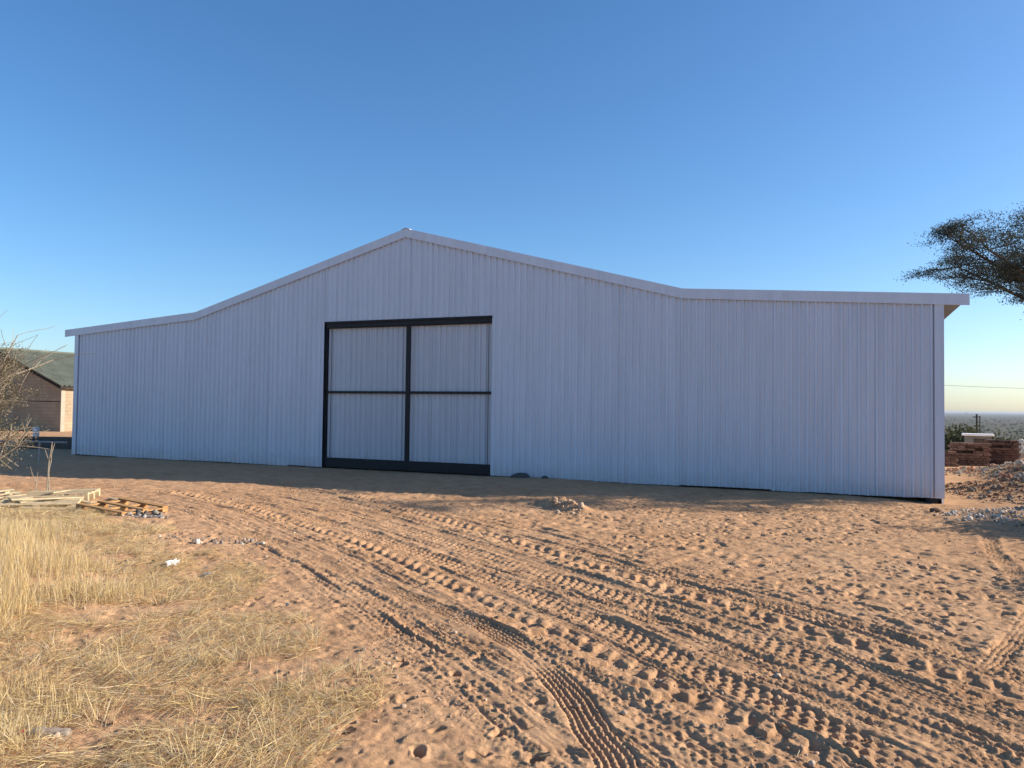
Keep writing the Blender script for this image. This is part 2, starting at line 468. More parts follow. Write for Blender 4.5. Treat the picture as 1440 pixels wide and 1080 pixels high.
def track(P, kind, w, amp, offset=0.0, seed=0, strength=1.0):
    P, S = resample(P, 0.08)
    T = np.gradient(P, axis=0); T /= np.linalg.norm(T, axis=1)[:, None]
    P = P + offset * np.stack([-T[:, 1], T[:, 0]], -1)
    best = np.full(dx.shape, 9.0, np.float32); sv = np.zeros(dx.shape, np.float32); dv = np.zeros(dx.shape, np.float32)
    lim = w * 0.5 + 0.28
    for (px, py), (tx, ty), s in zip(P, T, S):
        wd = window(px, py, lim)
        if wd is None: continue
        X = dx[wd] - px; Y = dy[wd] - py
        al = X * tx + Y * ty; ac = -X * ty + Y * tx
        dist = np.abs(al) + 0.0 * ac
        m = (dist < best[wd]) & (np.abs(ac) < lim) & (np.abs(al) < 0.3)
        bw = best[wd]; bw[m] = dist[m]; best[wd] = bw
        q = sv[wd]; q[m] = (s + al)[m]; sv[wd] = q
        q = dv[wd]; q[m] = ac[m]; dv[wd] = q
    idx = np.nonzero(best.ravel() < 0.3)[0]
    if len(idx) == 0: return
    sv = sv.ravel()[idx]; dv = dv.ravel()[idx]; X_ = dx.ravel()[idx]; Y_ = dy.ravel()[idx]; hit = 1.0
    flat_ = fine.reshape(-1); cur = flat_[idx]
    sv += 0.035 * fbm(X_ / 0.5, Y_ / 0.5, seed + 5, 2) + 0.016 * fbm(X_ / 0.10, Y_ / 0.10, seed + 15, 2); dv += 0.02 * fbm(X_ / 0.5, Y_ / 0.5, seed + 6, 2) + 0.010 * fbm(X_ / 0.09, Y_ / 0.09, seed + 16, 2)
    ad = np.abs(dv); h = w * 0.5
    inside = (1 - sstep(h * 0.85, h * 1.05, ad)) * hit
    wear = strength * (0.25 + 0.75 * sstep(0.22, 0.62, 0.6 * vnoise(X_ / 0.8, Y_ / 0.8, seed + 8) + 0.4 * vnoise(X_ / 0.22, Y_ / 0.22, seed + 9)))
    ends = sstep(0, 0.6, sv) * sstep(0, 0.6, S[-1] - sv)
    if kind == 'lug': wear = np.maximum(wear, 0.6 + 0.4 * wear)
    wear = wear * ends
    berm = np.exp(-((ad - h * 1.15) / (0.045 + 0.1 * h)) ** 2) * hit
    if kind == 'lug':
        p = 0.215
        ph = (sv + 0.45 * ad) / p + np.where(dv > 0, 0.5, 0)
        bar = sstep(-0.25, 0.35, np.sin(2 * np.pi * ph)) * sstep(0.02, 0.05, ad)
        lug_id = np.floor(ph) + np.where(dv > 0, 500, 0)
        bar = bar * (0.45 + 0.75 * vnoise(lug_id * 3.7, lug_id * 0.0, seed + 40))
        prof = amp * (bar - 0.45) + 0.45 * amp * fbm(X_ / 0.07, Y_ / 0.07, seed, 3)
        bm_ = 0.45 * amp
    elif kind == 'bar':
        p = 0.20
        ph = (sv + 0.35 * dv) / p
        bar = sstep(-0.3, 0.3, np.sin(2 * np.pi * ph))
        prof = amp * (bar - 0.7) + 0.2 * amp * fbm(X_ / 0.08, Y_ / 0.08, seed, 2)
        bm_ = 0.5 * amp
    elif kind == 'block':
        p = 0.115
        row = np.floor((dv + 5) / 0.075)
        ph = sv / p + 0.5 * (row % 2)
        blk = sstep(-0.2, 0.3, np.sin(2 * np.pi * ph)) * sstep(-0.7, -0.2, np.cos(2 * np.pi * ((dv + 5) / 0.075 - 0.5)))
        prof = amp * (blk - 0.8) + 0.25 * amp * fbm(X_ / 0.05, Y_ / 0.05, seed, 2)
        bm_ = 0.4 * amp
    elif kind == 'tyre':
        rib = sstep(-0.2, 0.5, np.cos(2 * np.pi * dv / 0.042))
        zig = sstep(-0.5, 0.5, np.sin(2 * np.pi * (sv / 0.055 + 0.5 * np.floor((dv + 5.0105) / 0.042))))
        prof = amp * (rib * (0.45 + 0.55 * zig) - 0.9)
        bm_ = 0.5 * amp
    else:  # ridge pushed up by a wheel edge
        prof = amp * np.exp(-(dv / (w * 0.35)) ** 2) * (0.55 + 0.9 * vnoise(sv / 0.35, dv * 0, seed))
        flat_[idx] = cur + prof * wear
        return
    flat_[idx] = cur * (1 - 0.82 * inside * wear) + inside * wear * prof + berm * wear * bm_ * (0.5 + vnoise(X_ / 0.15, Y_ / 0.15, seed + 3))

TA = [(-6.4, 18.3), (-4.82, 17.3), (-3.53, 15.9), (-2.76, 14.6), (-2.04, 13.5), (-1.27, 12.35), (-0.7, 11.55), (-0.2, 10.75), (0.21, 10.1), (0.55, 9.54), (0.96, 8.81), (1.34, 8.15), (1.62, 7.58), (1.81, 7.29), (2.03, 6.95), (2.14, 6.7), (2.28, 6.47), (2.39, 6.25), (2.52, 6.05), (2.64, 5.83), (2.74, 5.56), (2.87, 5.34), (3.01, 5.09), (3.13, 4.87), (3.25, 4.65), (3.5, 4.1)]
TB = [(-7.2, 15.6), (-5.75, 14.45), (-4.52, 13.1), (-3.48, 11.85), (-2.65, 10.79), (-1.96, 9.91), (-1.38, 9.12), (-1.04, 8.54), (-0.64, 7.85), (-0.27, 7.24), (-0.04, 6.78), (0.18, 6.42), (0.4, 6.1), (0.57, 5.78), (0.73, 5.5), (0.89, 5.18), (1.03, 4.92), (1.14, 4.7), (1.28, 4.49), (1.37, 4.27), (1.52, 4.04), (1.75, 3.6)]
TC1 = [(-4.6, 14.9), (-3.0, 13.2), (-1.68, 11.5), (-0.14, 9.23), (0.75, 7.92), (1.69, 6.48), (2.1, 5.75), (2.28, 5.06), (2.4, 4.64), (2.59, 4.1)]
TC2 = [(-5.0, 14.2), (-3.9, 13.0), (-2.48, 11.37), (-1.01, 9.4), (0.16, 7.59), (0.79, 6.45), (1.36, 5.23), (1.62, 4.74), (1.79, 4.4), (1.97, 3.96), (2.1, 3.6)]
TD = [(-4.6, 11.6), (-2.45, 9.31), (-1.45, 8.03), (-0.81, 7.19), (-0.34, 6.57), (0.06, 5.9), (0.3, 5.21), (0.42, 4.72), (0.48, 4.32), (0.54, 3.96), (0.56, 3.5)]
TE = [(6.3, 8.9), (5.26, 7.62), (4.3, 6.51), (3.62, 5.74), (3.12, 5.2)]
TH_ = [(0.6, 12.9), (1.86, 11.06), (2.57, 9.91), (3.02, 9.22), (3.23, 8.53), (3.41, 7.94), (3.66, 7.48), (3.9, 6.98), (4.0, 6.48)]
TF = [(0.0, 12.2), (0.55, 11.3), (1.25, 10.1), (2.0, 7.9), (2.43, 6.92), (2.72, 6.13), (2.84, 5.51)]
TG = [(2.2, 8.2), (2.43, 7.71), (2.82, 7.1), (3.03, 6.54), (3.24, 5.57)]
TG2 = [(2.9, 7.6), (3.21, 6.93), (3.4, 6.35), (3.52, 5.65)]
TI = [(7.2, 11.6), (6.41, 10.36), (5.88, 9.18), (5.4, 8.1)]
# many shallow, closely packed passes all sweeping along the same curve
def packed_passes(P, d0, d1):
    P, S = resample(P, 0.30)
    T = np.gradient(P, axis=0); T /= np.linalg.norm(T, axis=1)[:, None]
    best = np.full(dx.shape, 1e9, np.float32); sF = np.zeros(dx.shape, np.float32); dF = np.zeros(dx.shape, np.float32)
    for (px, py), (tx, ty), s_ in zip(P, T, S):
        wd = window(px, py, max(abs(d0), d1) + 0.4)
        if wd is None: continue
        X = dx[wd] - px; Y = dy[wd] - py
        q = X * X + Y * Y
        m = q < best[wd]
        b_ = best[wd]; b_[m] = q[m]; best[wd] = b_
        al = X * tx + Y * ty; ac = -X * ty + Y * tx
        a_ = sF[wd]; a_[m] = (s_ + al)[m]; sF[wd] = a_
        a_ = dF[wd]; a_[m] = ac[m]; dF[wd] = a_
    idx = np.nonzero((best.ravel() < 1e8) & (dF.ravel() > d0) & (dF.ravel() < d1))[0]
    sv = sF.ravel()[idx]; dv = dF.ravel()[idx]; X_ = dx.ravel()[idx]; Y_ = dy.ravel()[idx]
    flat_ = fine.reshape(-1)
    total = np.zeros(len(idx))
    for layer, (wid, seed) in enumerate(((0.21, 400), (0.26, 450), (0.17, 500))):
        g_ = np.random.default_rng(seed)
        d_ = dv + 0.10 * np.sin(sv * 0.33 + layer * 2.1) + 0.06 * np.sin(sv * 0.8 + layer) + 0.012 * fbm(X_ / 0.12, Y_ / 0.12, seed + 1, 2)
        s_ = sv + 0.03 * fbm(X_ / 0.4, Y_ / 0.4, seed + 2, 2) + 0.012 * fbm(X_ / 0.08, Y_ / 0.08, seed + 3, 2)
        bi = np.floor((d_ - d0 + 2) / wid).astype(int); u_ = ((d_ - d0 + 2) / wid - bi) - 0.5
        nb_ = bi.max() + 2
        amp = (g_.uniform(0.006, 0.015, nb_) * (g_.random(nb_) < 0.75))[bi]
        per = g_.uniform(0.05, 0.12, nb_)[bi]; ribs = g_.integers(2, 5, nb_)[bi]; slant = g_.uniform(-0.3, 0.3, nb_)[bi]
        tread = sstep(-0.3, 0.4, np.sin(2 * np.pi * (s_ + slant * d_) / per + np.pi * np.floor(u_ * ribs)))
        rib = sstep(-0.4, 0.4, np.cos(2 * np.pi * u_ * ribs))
        edge_ = np.exp(-((np.abs(u_) - 0.46) / 0.06) ** 2)
        wear = sstep(0.25, 0.62, 0.55 * vnoise(sv / 1.3, dv / 0.25, seed + 5) + 0.45 * vnoise(X_ / 0.2, Y_ / 0.2, seed + 6))
        total += amp * wear * (tread * rib - 0.7 + 0.9 * edge_)
    total += 0.010 * fbm(sv / 0.7, dv / 0.055, 61, 3) + 0.006 * fbm(sv / 0.16, dv / 0.05, 64, 2)
    mask = sstep(d0, d0 + 0.7, dv) * sstep(d1, d1 - 1.0, dv) * sstep(0, 1.0, sv)
    flat_[idx] = flat_[idx] * (1 - 0.55 * mask) + total * mask
packed_passes(TB, -1.6, 3.3)
track(TC1, 'tyre', 0.22, 0.016, 0.28, 102, 0.9)
track(TC2, 'tyre', 0.20, 0.016, -0.30, 103, 0.8)
track(TH_, 'bar', 0.24, 0.026, 0.0, 107, 0.7)
track(TI, 'tyre', 0.22, 0.020, 0.0, 109, 0.9)
track(TI, 'tyre', 0.22, 0.018, 0.7, 110, 0.7)
track(TC1, 'block', 0.28, 0.021, 0.0, 111)
track(TC2, 'block', 0.28, 0.022, 0.0, 112)
track(TC2, 'ridge', 0.08, 0.018, 0.20, 113)
for t, a, sd in ((TF, 0.022, 114), (TG, 0.028, 115), (TG2, 0.032, 116)):
    track(t, 'ridge', 0.11, a, 0.0, sd)
    track(t, 'ridge', 0.08, a * 0.7, 0.2, sd + 20)
track(TB, 'lug', 0.34, 0.036, 0.0, 120)
track(TA, 'lug', 0.34, 0.036, 0.0, 121)
track(TD, 'tyre', 0.24, 0.022, 0.0, 122)
track(TE, 'tyre', 0.20, 0.026, 0.0, 123)
for (x, y) in [(-0.05, 4.28), (-0.39, 4.32), (-0.46, 4.06), (0.12, 5.11), (-0.36, 5.22), (-0.79, 6.38), (-0.62, 4.75), (0.2, 4.75), (-0.15, 4.02), (-0.75, 5.4), (-0.2, 5.6), (0.15, 4.0), (-0.9, 4.3)]:
    dent(x, y, 0.062, 0.045, random.uniform(0, 3), 0.04, 0.2)

edge = np.ones_like(fine)
edge *= sstep(0, 25, np.arange(NR))[:, None] * sstep(0, 60, NR - 1 - np.arange(NR))[:, None]
edge *= sstep(0, 15, np.arange(NA))[None, :] * sstep(0, 15, NA - 1 - np.arange(NA))[None, :]
GZ[I0:I0 + NR, :NA] += fine * edge

nr, na = GX.shape
V = np.stack([GX, GY, GZ], -1).reshape(-1, 3)
ii = np.arange(nr - 1)[:, None] * na; jj = np.arange(na)[None, :]; j2 = (jj + 1) % na
F = np.stack([ii + jj, ii + na + jj, ii + na + j2, ii + j2], -1).reshape(-1, 4)
g = link('ground', np_mesh('ground', V, F, True), None, M_SAND)
tag(g, 'orange brown sandy yard with tyre tracks running out to a bushy plain', kind='structure')

def ground_z(x, y):
    """height of the built ground (nearest vertex in the dense sector)"""
    x = np.atleast_1d(np.asarray(x, float)); y = np.atleast_1d(np.asarray(y, float))
    z = macro(x, y)
    px, py = x - APEX[0], y - APEX[1]
    rr = np.hypot(px, py); aa = np.arctan2(py, px)
    i = np.rint(np.log(np.maximum(rr, 0.1) / R0) / RK).astype(int); j = np.rint((aa - A0) / (A1 - A0) * (NA - 1)).astype(int)
    ok = (i >= 0) & (i < NR) & (j >= 0) & (j < NA)
    z[ok] = GZ[I0 + i[ok], j[ok]]
    return z
def gz(x, y): return float(ground_z(x, y)[0])

# ------------------------------------------------------------------ the big shed
def roof_z(s):
    a = abs(s)
    if a <= W_IN: return H_APEX + (H_VAL - H_APEX) * a / W_IN
    return H_VAL + (H_EAVE - H_VAL) * (a - W_IN) / (W_EAVE - W_IN)

PITCH_RIB, RIB_H = 0.1715, 0.042
def profile(s0, s1, phase=0.0, pitch=PITCH_RIB, hb=0.042, ht=0.014, hh=RIB_H):
    """(s, out) points of a ribbed sheet between s0 and s1"""
    pts = set([s0, s1])
    k0 = int(math.floor((s0 - phase) / pitch)) - 1; k1 = int(math.ceil((s1 - phase) / pitch)) + 1
    def out(s):
        d = abs((s - phase) / pitch - round((s - phase) / pitch)) * pitch
        if d <= ht: return hh
        if d >= hb: return 0.0
        return hh * (hb - d) / (hb - ht)
    for k in range(k0, k1 + 1):
        c = phase + k * pitch
        for o in (-hb, -ht, ht, hb):
            if s0 < c + o < s1: pts.add(c + o)
    return [(s, out(s)) for s in sorted(pts)]

def sheet(name, s0, s1, zb, zt, mat, parent, y=0.0, phase=0.0, breaks=(), tilt=0.0, lap=0.0):
    P = profile(s0, s1, phase)
    extra = [b for b in breaks if s0 < b < s1]
    for b in extra:
        # add a point at the bend of the roof line
        for i in range(len(P) - 1):
            if P[i][0] < b < P[i + 1][0]:
                t = (b - P[i][0]) / (P[i + 1][0] - P[i][0])
                P.insert(i + 1, (b, P[i][1] * (1 - t) + P[i + 1][1] * t)); break
    v, f = [], []
    n = len(P)
    T = 0.0012
    for back in (0, 1):
        for (s, o) in P:
            yy = y - o - lap + tilt * (s - s0) + back * T
            z0 = zb(s) if callable(zb) else zb
            z1 = zt(s) if callable(zt) else zt
            v.append((s, yy, z0)); v.append((s, yy, z1))
    for i in range(n - 1):
        f.append((2 * i, 2 * i + 2, 2 * i + 3, 2 * i + 1))
        m = 2 * n
        f.append((m + 2 * i, m + 2 * i + 1, m + 2 * i + 3, m + 2 * i + 2))
        f.append((2 * i + 1, 2 * i + 3, m + 2 * i + 3, m + 2 * i + 1))
        f.append((2 * i, m + 2 * i, m + 2 * i + 2, 2 * i + 2))
    me = bpy.data.meshes.new(name); me.from_pydata(v, [], f); me.materials.append(mat); me.update()
    return link(name, me, parent)

shed = tag(empty('steel_shed', (SX, SY, 0), TH), 'large white ribbed steel shed with low central gable and lean-to wings', 'shed')
D_L, D_R, D_T = -2.64, 2.60, 4.16
COVER = PITCH_RIB * 4
PH = PITCH_RIB / 2
breaks = (-W_IN, 0.0, W_IN)
edges = [-W_OUT]
s = -W_OUT
while s < W_OUT - 0.02:
    s2 = s + COVER
    for c in (D_L, D_R):
        if s + 0.001 < c < s2 - 0.001: s2 = c; break
    s2 = min(s2, W_OUT)
    mid = 0.5 * (s + s2)
    over_door = D_L < mid < D_R
    lapw = 0.05 if s2 < W_OUT - 0.01 and abs(s2 - D_L) > 0.01 and abs(s2 - D_R) > 0.01 else 0.0
    base = lambda q, j=random.uniform(-0.012, 0.02): 0.02 + j
    sheet('wall_sheet', s, s2 + lapw, (D_T if over_door else base), (lambda q: roof_z(q) - 0.06), M_SHEET, shed,
          0.0, PH - W_OUT, breaks, random.uniform(-0.008, 0.008), random.choice((0.0, 0.001, 0.002, 0.004, 0.005)))
    s = s2

# barge flashings along the roof line: a folded strip, one for each straight run
def flashing(a, b):
    mb = MB()
    za, zb = roof_z(a), roof_z(b)
    hgt, y0, y1 = 0.235, -0.075, -0.052
    mb.quadbox([(a, y0, za - hgt), (b, y0, zb - hgt), (b, y1, zb - hgt), (a, y1, za - hgt), (a, y0, za), (b, y0, zb), (b, y1, zb), (a, y1, za)])
    mb.quadbox([(a, y1 + 0.001, za - 0.012), (b, y1 + 0.001, zb - 0.012), (b, 0.22, zb - 0.012), (a, 0.22, za - 0.012), (a, y1 + 0.001, za - 0.001), (b, y1 + 0.001, zb - 0.001), (b, 0.22, zb - 0.001), (a, 0.22, za - 0.001)])
    return mb.build('barge_flashing', M_FLASH, shed)
flashing(-W_EAVE, -W_IN); flashing(-W_IN, 0.0); flashing(0.0, W_IN); flashing(W_IN, W_EAVE)

# roof sheets (ribs run down the slope)
def roof_plane(a, b, name='roof_sheet'):
    ys = profile(-0.03, SHED_L + 0.3, 0.05)
    v, f = [], []
    for (yy, o) in ys:
        v.append((a, yy, roof_z(a) - 0.075 + o)); v.append((b, yy, roof_z(b) - 0.075 + o))
    for i in range(len(ys) - 1):
        f.append((2 * i, 2 * i + 1, 2 * i + 3, 2 * i + 2))
    me = bpy.data.meshes.new(name); me.from_pydata(v, [], f); me.materials.append(M_ROOF); me.update()
    link(name, me, shed)
e = 0.004
roof_plane(-W_EAVE, -W_IN - e); roof_plane(-W_IN + e, -e); roof_plane(e, W_IN - e); roof_plane(W_IN + e, W_EAVE)
mb = MB()   # ridge capping
for sgn in (-1, 1):
    za = H_APEX + 0.022; x1 = sgn * 0.13; zb = roof_z(x1) + 0.016
    P = [(0, -0.09, za - 0.012), (x1, -0.09, zb - 0.012), (x1, SHED_L + 0.3, zb - 0.012), (0, SHED_L + 0.3, za - 0.012)]
    P += [(p[0], p[1], p[2] + 0.012) for p in P]
    mb.quadbox(P)
mb.build('ridge_cap', M_FLASH, shed)
# other walls, out of the photograph
def side_wall(sx, sgn):
    P = profile(0.045, SHED_L, 0.1)
    v, f = [], []
    for (yy, o) in P:
        v.append((sx + sgn * o, yy, -3.2)); v.append((sx + sgn * o, yy, roof_z(W_OUT) - 0.085))
    for i in range(len(P) - 1): f.append((2 * i, 2 * i + 2, 2 * i + 3, 2 * i + 1))
    me = bpy.data.meshes.new('side_wall'); me.from_pydata(v, [], f); me.materials.append(M_SHEET); me.update()
    link('side_wall', me, shed)
side_wall(-W_OUT + 0.03, -1); side_wall(W_OUT - 0.03, 1)
P = profile(-W_OUT + 0.05, W_OUT - 0.05, 0.0)
for b_ in breaks:
    P.append((b_, 0.0))
P = sorted(P)
v = []; f = []
for (q, o) in P:
    v.append((q, SHED_L + o, -3.2)); v.append((q, SHED_L + o, roof_z(q) - 0.09))
for i in range(len(P) - 1): f.append((2 * i, 2 * i + 1, 2 * i + 3, 2 * i + 2))
me = bpy.data.meshes.new('rear_wall'); me.from_pydata(v, [], f); me.materials.append(M_SHEET)
link('rear_wall', me, shed)
# corner flashings
for sgn in (-1, 1):
    mb = MB()
    x0, x1 = sorted((sgn * (W_OUT + 0.014), sgn * (W_OUT - 0.16)))
    mb.box(x0, x1, -0.050, -0.044, 0.03, roof_z(W_OUT) - 0.20)
    xa, xb = sorted((sgn * (W_OUT + 0.014), sgn * (W_OUT + 0.008)))
    mb.box(xa, xb, -0.0435, 0.12, 0.03, roof_z(W_OUT) - 0.12)
    mb.build('corner_flashing', M_SHEET, shed)
# steel columns with their feet showing below the sheets, purlins under the eaves
for q in (-12.62, -7.5, 7.5, 12.62):
    mb = MB(); mb.box(q - 0.11, q + 0.11, 0.05, 0.25, -0.35, roof_z(q) - 0.25)
    mb.build('column', M_STEEL, shed)
mb = MB(); mb.box(W_OUT - 0.31, W_OUT - 0.10, 0.0, 0.3, -0.4, 0.012); mb.build('column_foot', M_STEEL, shed)
# door opening: track beam, left jamb, two sliding leaves
mb = MB(); mb.box(D_L, D_R + 0.004, 0.008, 0.20, D_T - 0.175, D_T - 0.002); mb.box(D_L, D_R + 0.004, -0.03, 0.007, D_T - 0.055, D_T - 0.002)
mb.build('door_header', M_STEEL, shed, 0.004)
mb = MB(); mb.box(D_L - 0.02, D_L + 0.022, 0.006, 0.05, -0.05, D_T - 0.177)
mb.build('door_jamb', M_STEEL, shed, 0.004)
mb = MB(); mb.box(D_R + 0.02, D_R + 0.16, 0.05, 0.34, -0.05, D_T + 0.1)
mb.build('door_jamb', M_STEEL, shed, 0.004)
MIDS = 0.075
def leaf(a, b, dark_a, dark_b, label):
    mb = MB()
    ft = 0.10
    z0, z1 = 0.035, D_T - 0.12
    if dark_a: mb.box(a, a + dark_a, 0.03, 0.09, z0, z1)
    if dark_b: mb.box(b - dark_b, b, 0.03, 0.09, z0, z1)
    xa, xb = a + dark_a + 0.001, b - dark_b - 0.001
    mb.box(xa, xb, 0.03, 0.09, z1 - 0.075, z1); mb.box(xa, xb, 0.028, 0.09, z0, 0.30)
    o = mb.build('door_leaf', M_STEEL, shed, 0.003)
    o['label'] = label
    mb = MB(); mb.box(xa, xb, 0.035, 0.085, 2.12, 2.19); mb.build('mid_rail', M_STEEL, o, 0.003)
    q = a + 0.01
    while q < b - 0.05:
        q2 = min(q + COVER, b - 0.01)
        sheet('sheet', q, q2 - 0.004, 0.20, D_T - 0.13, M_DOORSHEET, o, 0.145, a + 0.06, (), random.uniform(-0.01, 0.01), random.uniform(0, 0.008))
        q = q2
    return o
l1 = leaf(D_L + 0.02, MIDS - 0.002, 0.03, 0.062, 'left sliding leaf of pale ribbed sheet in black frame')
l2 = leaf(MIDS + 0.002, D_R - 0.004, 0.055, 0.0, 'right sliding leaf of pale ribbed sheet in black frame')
mb = MB(); mb.box(D_L + 0.16, D_L + 0.172, 0.0905, 0.096, 0.05, 3.95); mb.build('edge_strip', M_STEEL, l1)
mb = MB(); mb.box(D_R - 0.14, D_R - 0.125, 0.0905, 0.096, 0.05, 3.95); mb.build('edge_strip', M_STEEL, l2)
mb = MB(); mb.box(D_L + 0.02, D_R, 0.30, 0.34, -0.05, 0.26); mb.build('door_void_panel', M_STEEL, shed)  # black panel added to stand for the dark void behind the leaves
# ------------------------------------------------------------------ farm building on the left
hb = tag(empty('farm_building', (-26.63, 45.53, 0), TH), 'tan block farm building with green corrugated roof left behind the shed', 'building')
HW, HE_, HA_, HL = 5.7, 2.83, 4.99, 15.0
mb = MB()
b0 = len(mb.v)
mb.v += [(-2 * HW, 0, -1.5), (0, 0, -1.5), (0, 0, HE_ - 0.05), (-HW, 0, HA_ - 0.08), (-2 * HW, 0, HE_ - 0.05)]
mb.v += [(x, HL, z) for (x, y, z) in mb.v[:5]]
mb.f += [(0, 1, 2, 3, 4), (9, 8, 7, 6, 5), (1, 6, 7, 2), (5, 0, 4, 9)]
mb.build('wall', M_BLOCK, hb)
mb = MB(); mb.box(-0.06, 0.03, -0.03, 0.22, -1.5, HE_ - 0.12); mb.build('corner_pier', M_WHITEWALL, hb)
mb = MB(); mb.box(-2 * HW - 0.03, 0.02, -0.025, 0.0, 1.75, 1.80); mb.build('ring_beam', M_POLE, hb)
def roof_half(sgn):
    v, f = [], []
    n = int((HL + 0.8) / 0.075)
    x_e = 0.32 if sgn > 0 else -2 * HW - 0.32
    sl = (HA_ - HE_) / HW
    z_e = HE_ - 0.32 * sl
    for i in range(n + 1):
        yy = -0.35 + i * 0.075; o = 0.05 * math.cos(math.pi * i / 2)
        v += [(x_e, yy, z_e + o), (-HW, yy, HA_ + o)]
    for i in range(n): f.append((2 * i, 2 * i + 2, 2 * i + 3, 2 * i + 1) if sgn > 0 else (2 * i, 2 * i + 1, 2 * i + 3, 2 * i + 2))
    me = bpy.data.meshes.new('roof_sheet'); me.from_pydata(v, [], f); me.materials.append(M_GREENROOF)
    for p in me.polygons: p.use_smooth = True
    o = link('roof_sheet', me, hb)
    mb = MB()   # barge board and fascia under the sheets
    xa, za, xb, zb = x_e, z_e - 0.04, -HW, HA_ - 0.04
    mb.quadbox([(xa, -0.30, za - 0.16), (xb, -0.30, zb - 0.16), (xb, -0.26, zb - 0.16), (xa, -0.26, za - 0.16), (xa, -0.30, za), (xb, -0.30, zb), (xb, -0.26, zb), (xa, -0.26, za)])
    mb.build('barge_board', M_DARKWOOD, hb)
    mb = MB(); xs = sorted((x_e - sgn * 0.02, x_e - sgn * 0.05)); mb.box(xs[0], xs[1], -0.255, HL, z_e - 0.16, z_e - 0.04)
    mb.build('fascia', M_DARKWOOD, hb)
roof_half(1); roof_half(-1)
mb = MB(); mb.tube([(-HW, -0.36, HA_ + 0.03), (-HW, HL + 0.4, HA_ + 0.03)], [0.09, 0.09], 8); mb.build('ridge_cap', M_GREENROOF, hb)

# ------------------------------------------------------------------ vegetation builders
def leaf_cloud(C, Nrm, size, aspect, cols, seed):
    """one quad per leaf at the points C; random orientation; per-leaf colour"""
    g = np.random.default_rng(seed)
    n = len(C)
    a = g.normal(size=(n, 3)); a /= np.linalg.norm(a, axis=1)[:, None]
    b = g.normal(size=(n, 3)); b -= (b * a).sum(1)[:, None] * a; b /= np.linalg.norm(b, axis=1)[:, None]
    sz = (size * g.uniform(0.6, 1.4, n))[:, None]
    a = a * sz; b = b * sz * aspect
    V = np.stack([C - a, C + b * 0.9 - a * 0.1, C + a, C - b * 0.9 + a * 0.1], 1).reshape(-1, 3)
    F = np.arange(4 * n).reshape(-1, 4)
    cols = np.asarray(cols)
    k = g.integers(0, len(cols), n)
    c = cols[k] * g.uniform(0.75, 1.25, (n, 1))
    return V, F, np.repeat(c, 4, axis=0)

def grow(mb, p, d, length, r, depth, tips, spread=0.6, droop=0.0, flat=0.0, nseg=4, kids=3, shrink=0.62, sides=6):
    pts = [Vector(p)]; rad = [r]
    d = Vector(d).normalized()
    for i in range(nseg):
        d = d + Vector((random.gauss(0, 0.16), random.gauss(0, 0.16), random.gauss(0, 0.12) - droop))
        d.z *= (1 - flat * 0.25)
        d.normalize()
        pts.append(pts[-1] + d * (length / nseg)); rad.append(r * (1 - 0.5 * (i + 1) / nseg))
    mb.tube(pts, rad, max(3, sides))
    if depth == 0:
        for q in pts[1:]: tips.append(q.copy())
        return
    for k in range(kids):
        t = random.uniform(0.45, 1.0) if k else 1.0
        idx = min(int(t * nseg), nseg)
        nd = d + Vector((random.gauss(0, spread), random.gauss(0, spread), random.gauss(0, spread * (1 - 0.6 * flat))))
        grow(mb, pts[idx], nd, length * shrink * random.uniform(0.8, 1.2), rad[idx] * 0.72, depth - 1, tips, spread, droop, flat, nseg, kids, shrink, sides - 1)
    if depth == 1:
        for q in pts[2:]: tips.append(q.copy())

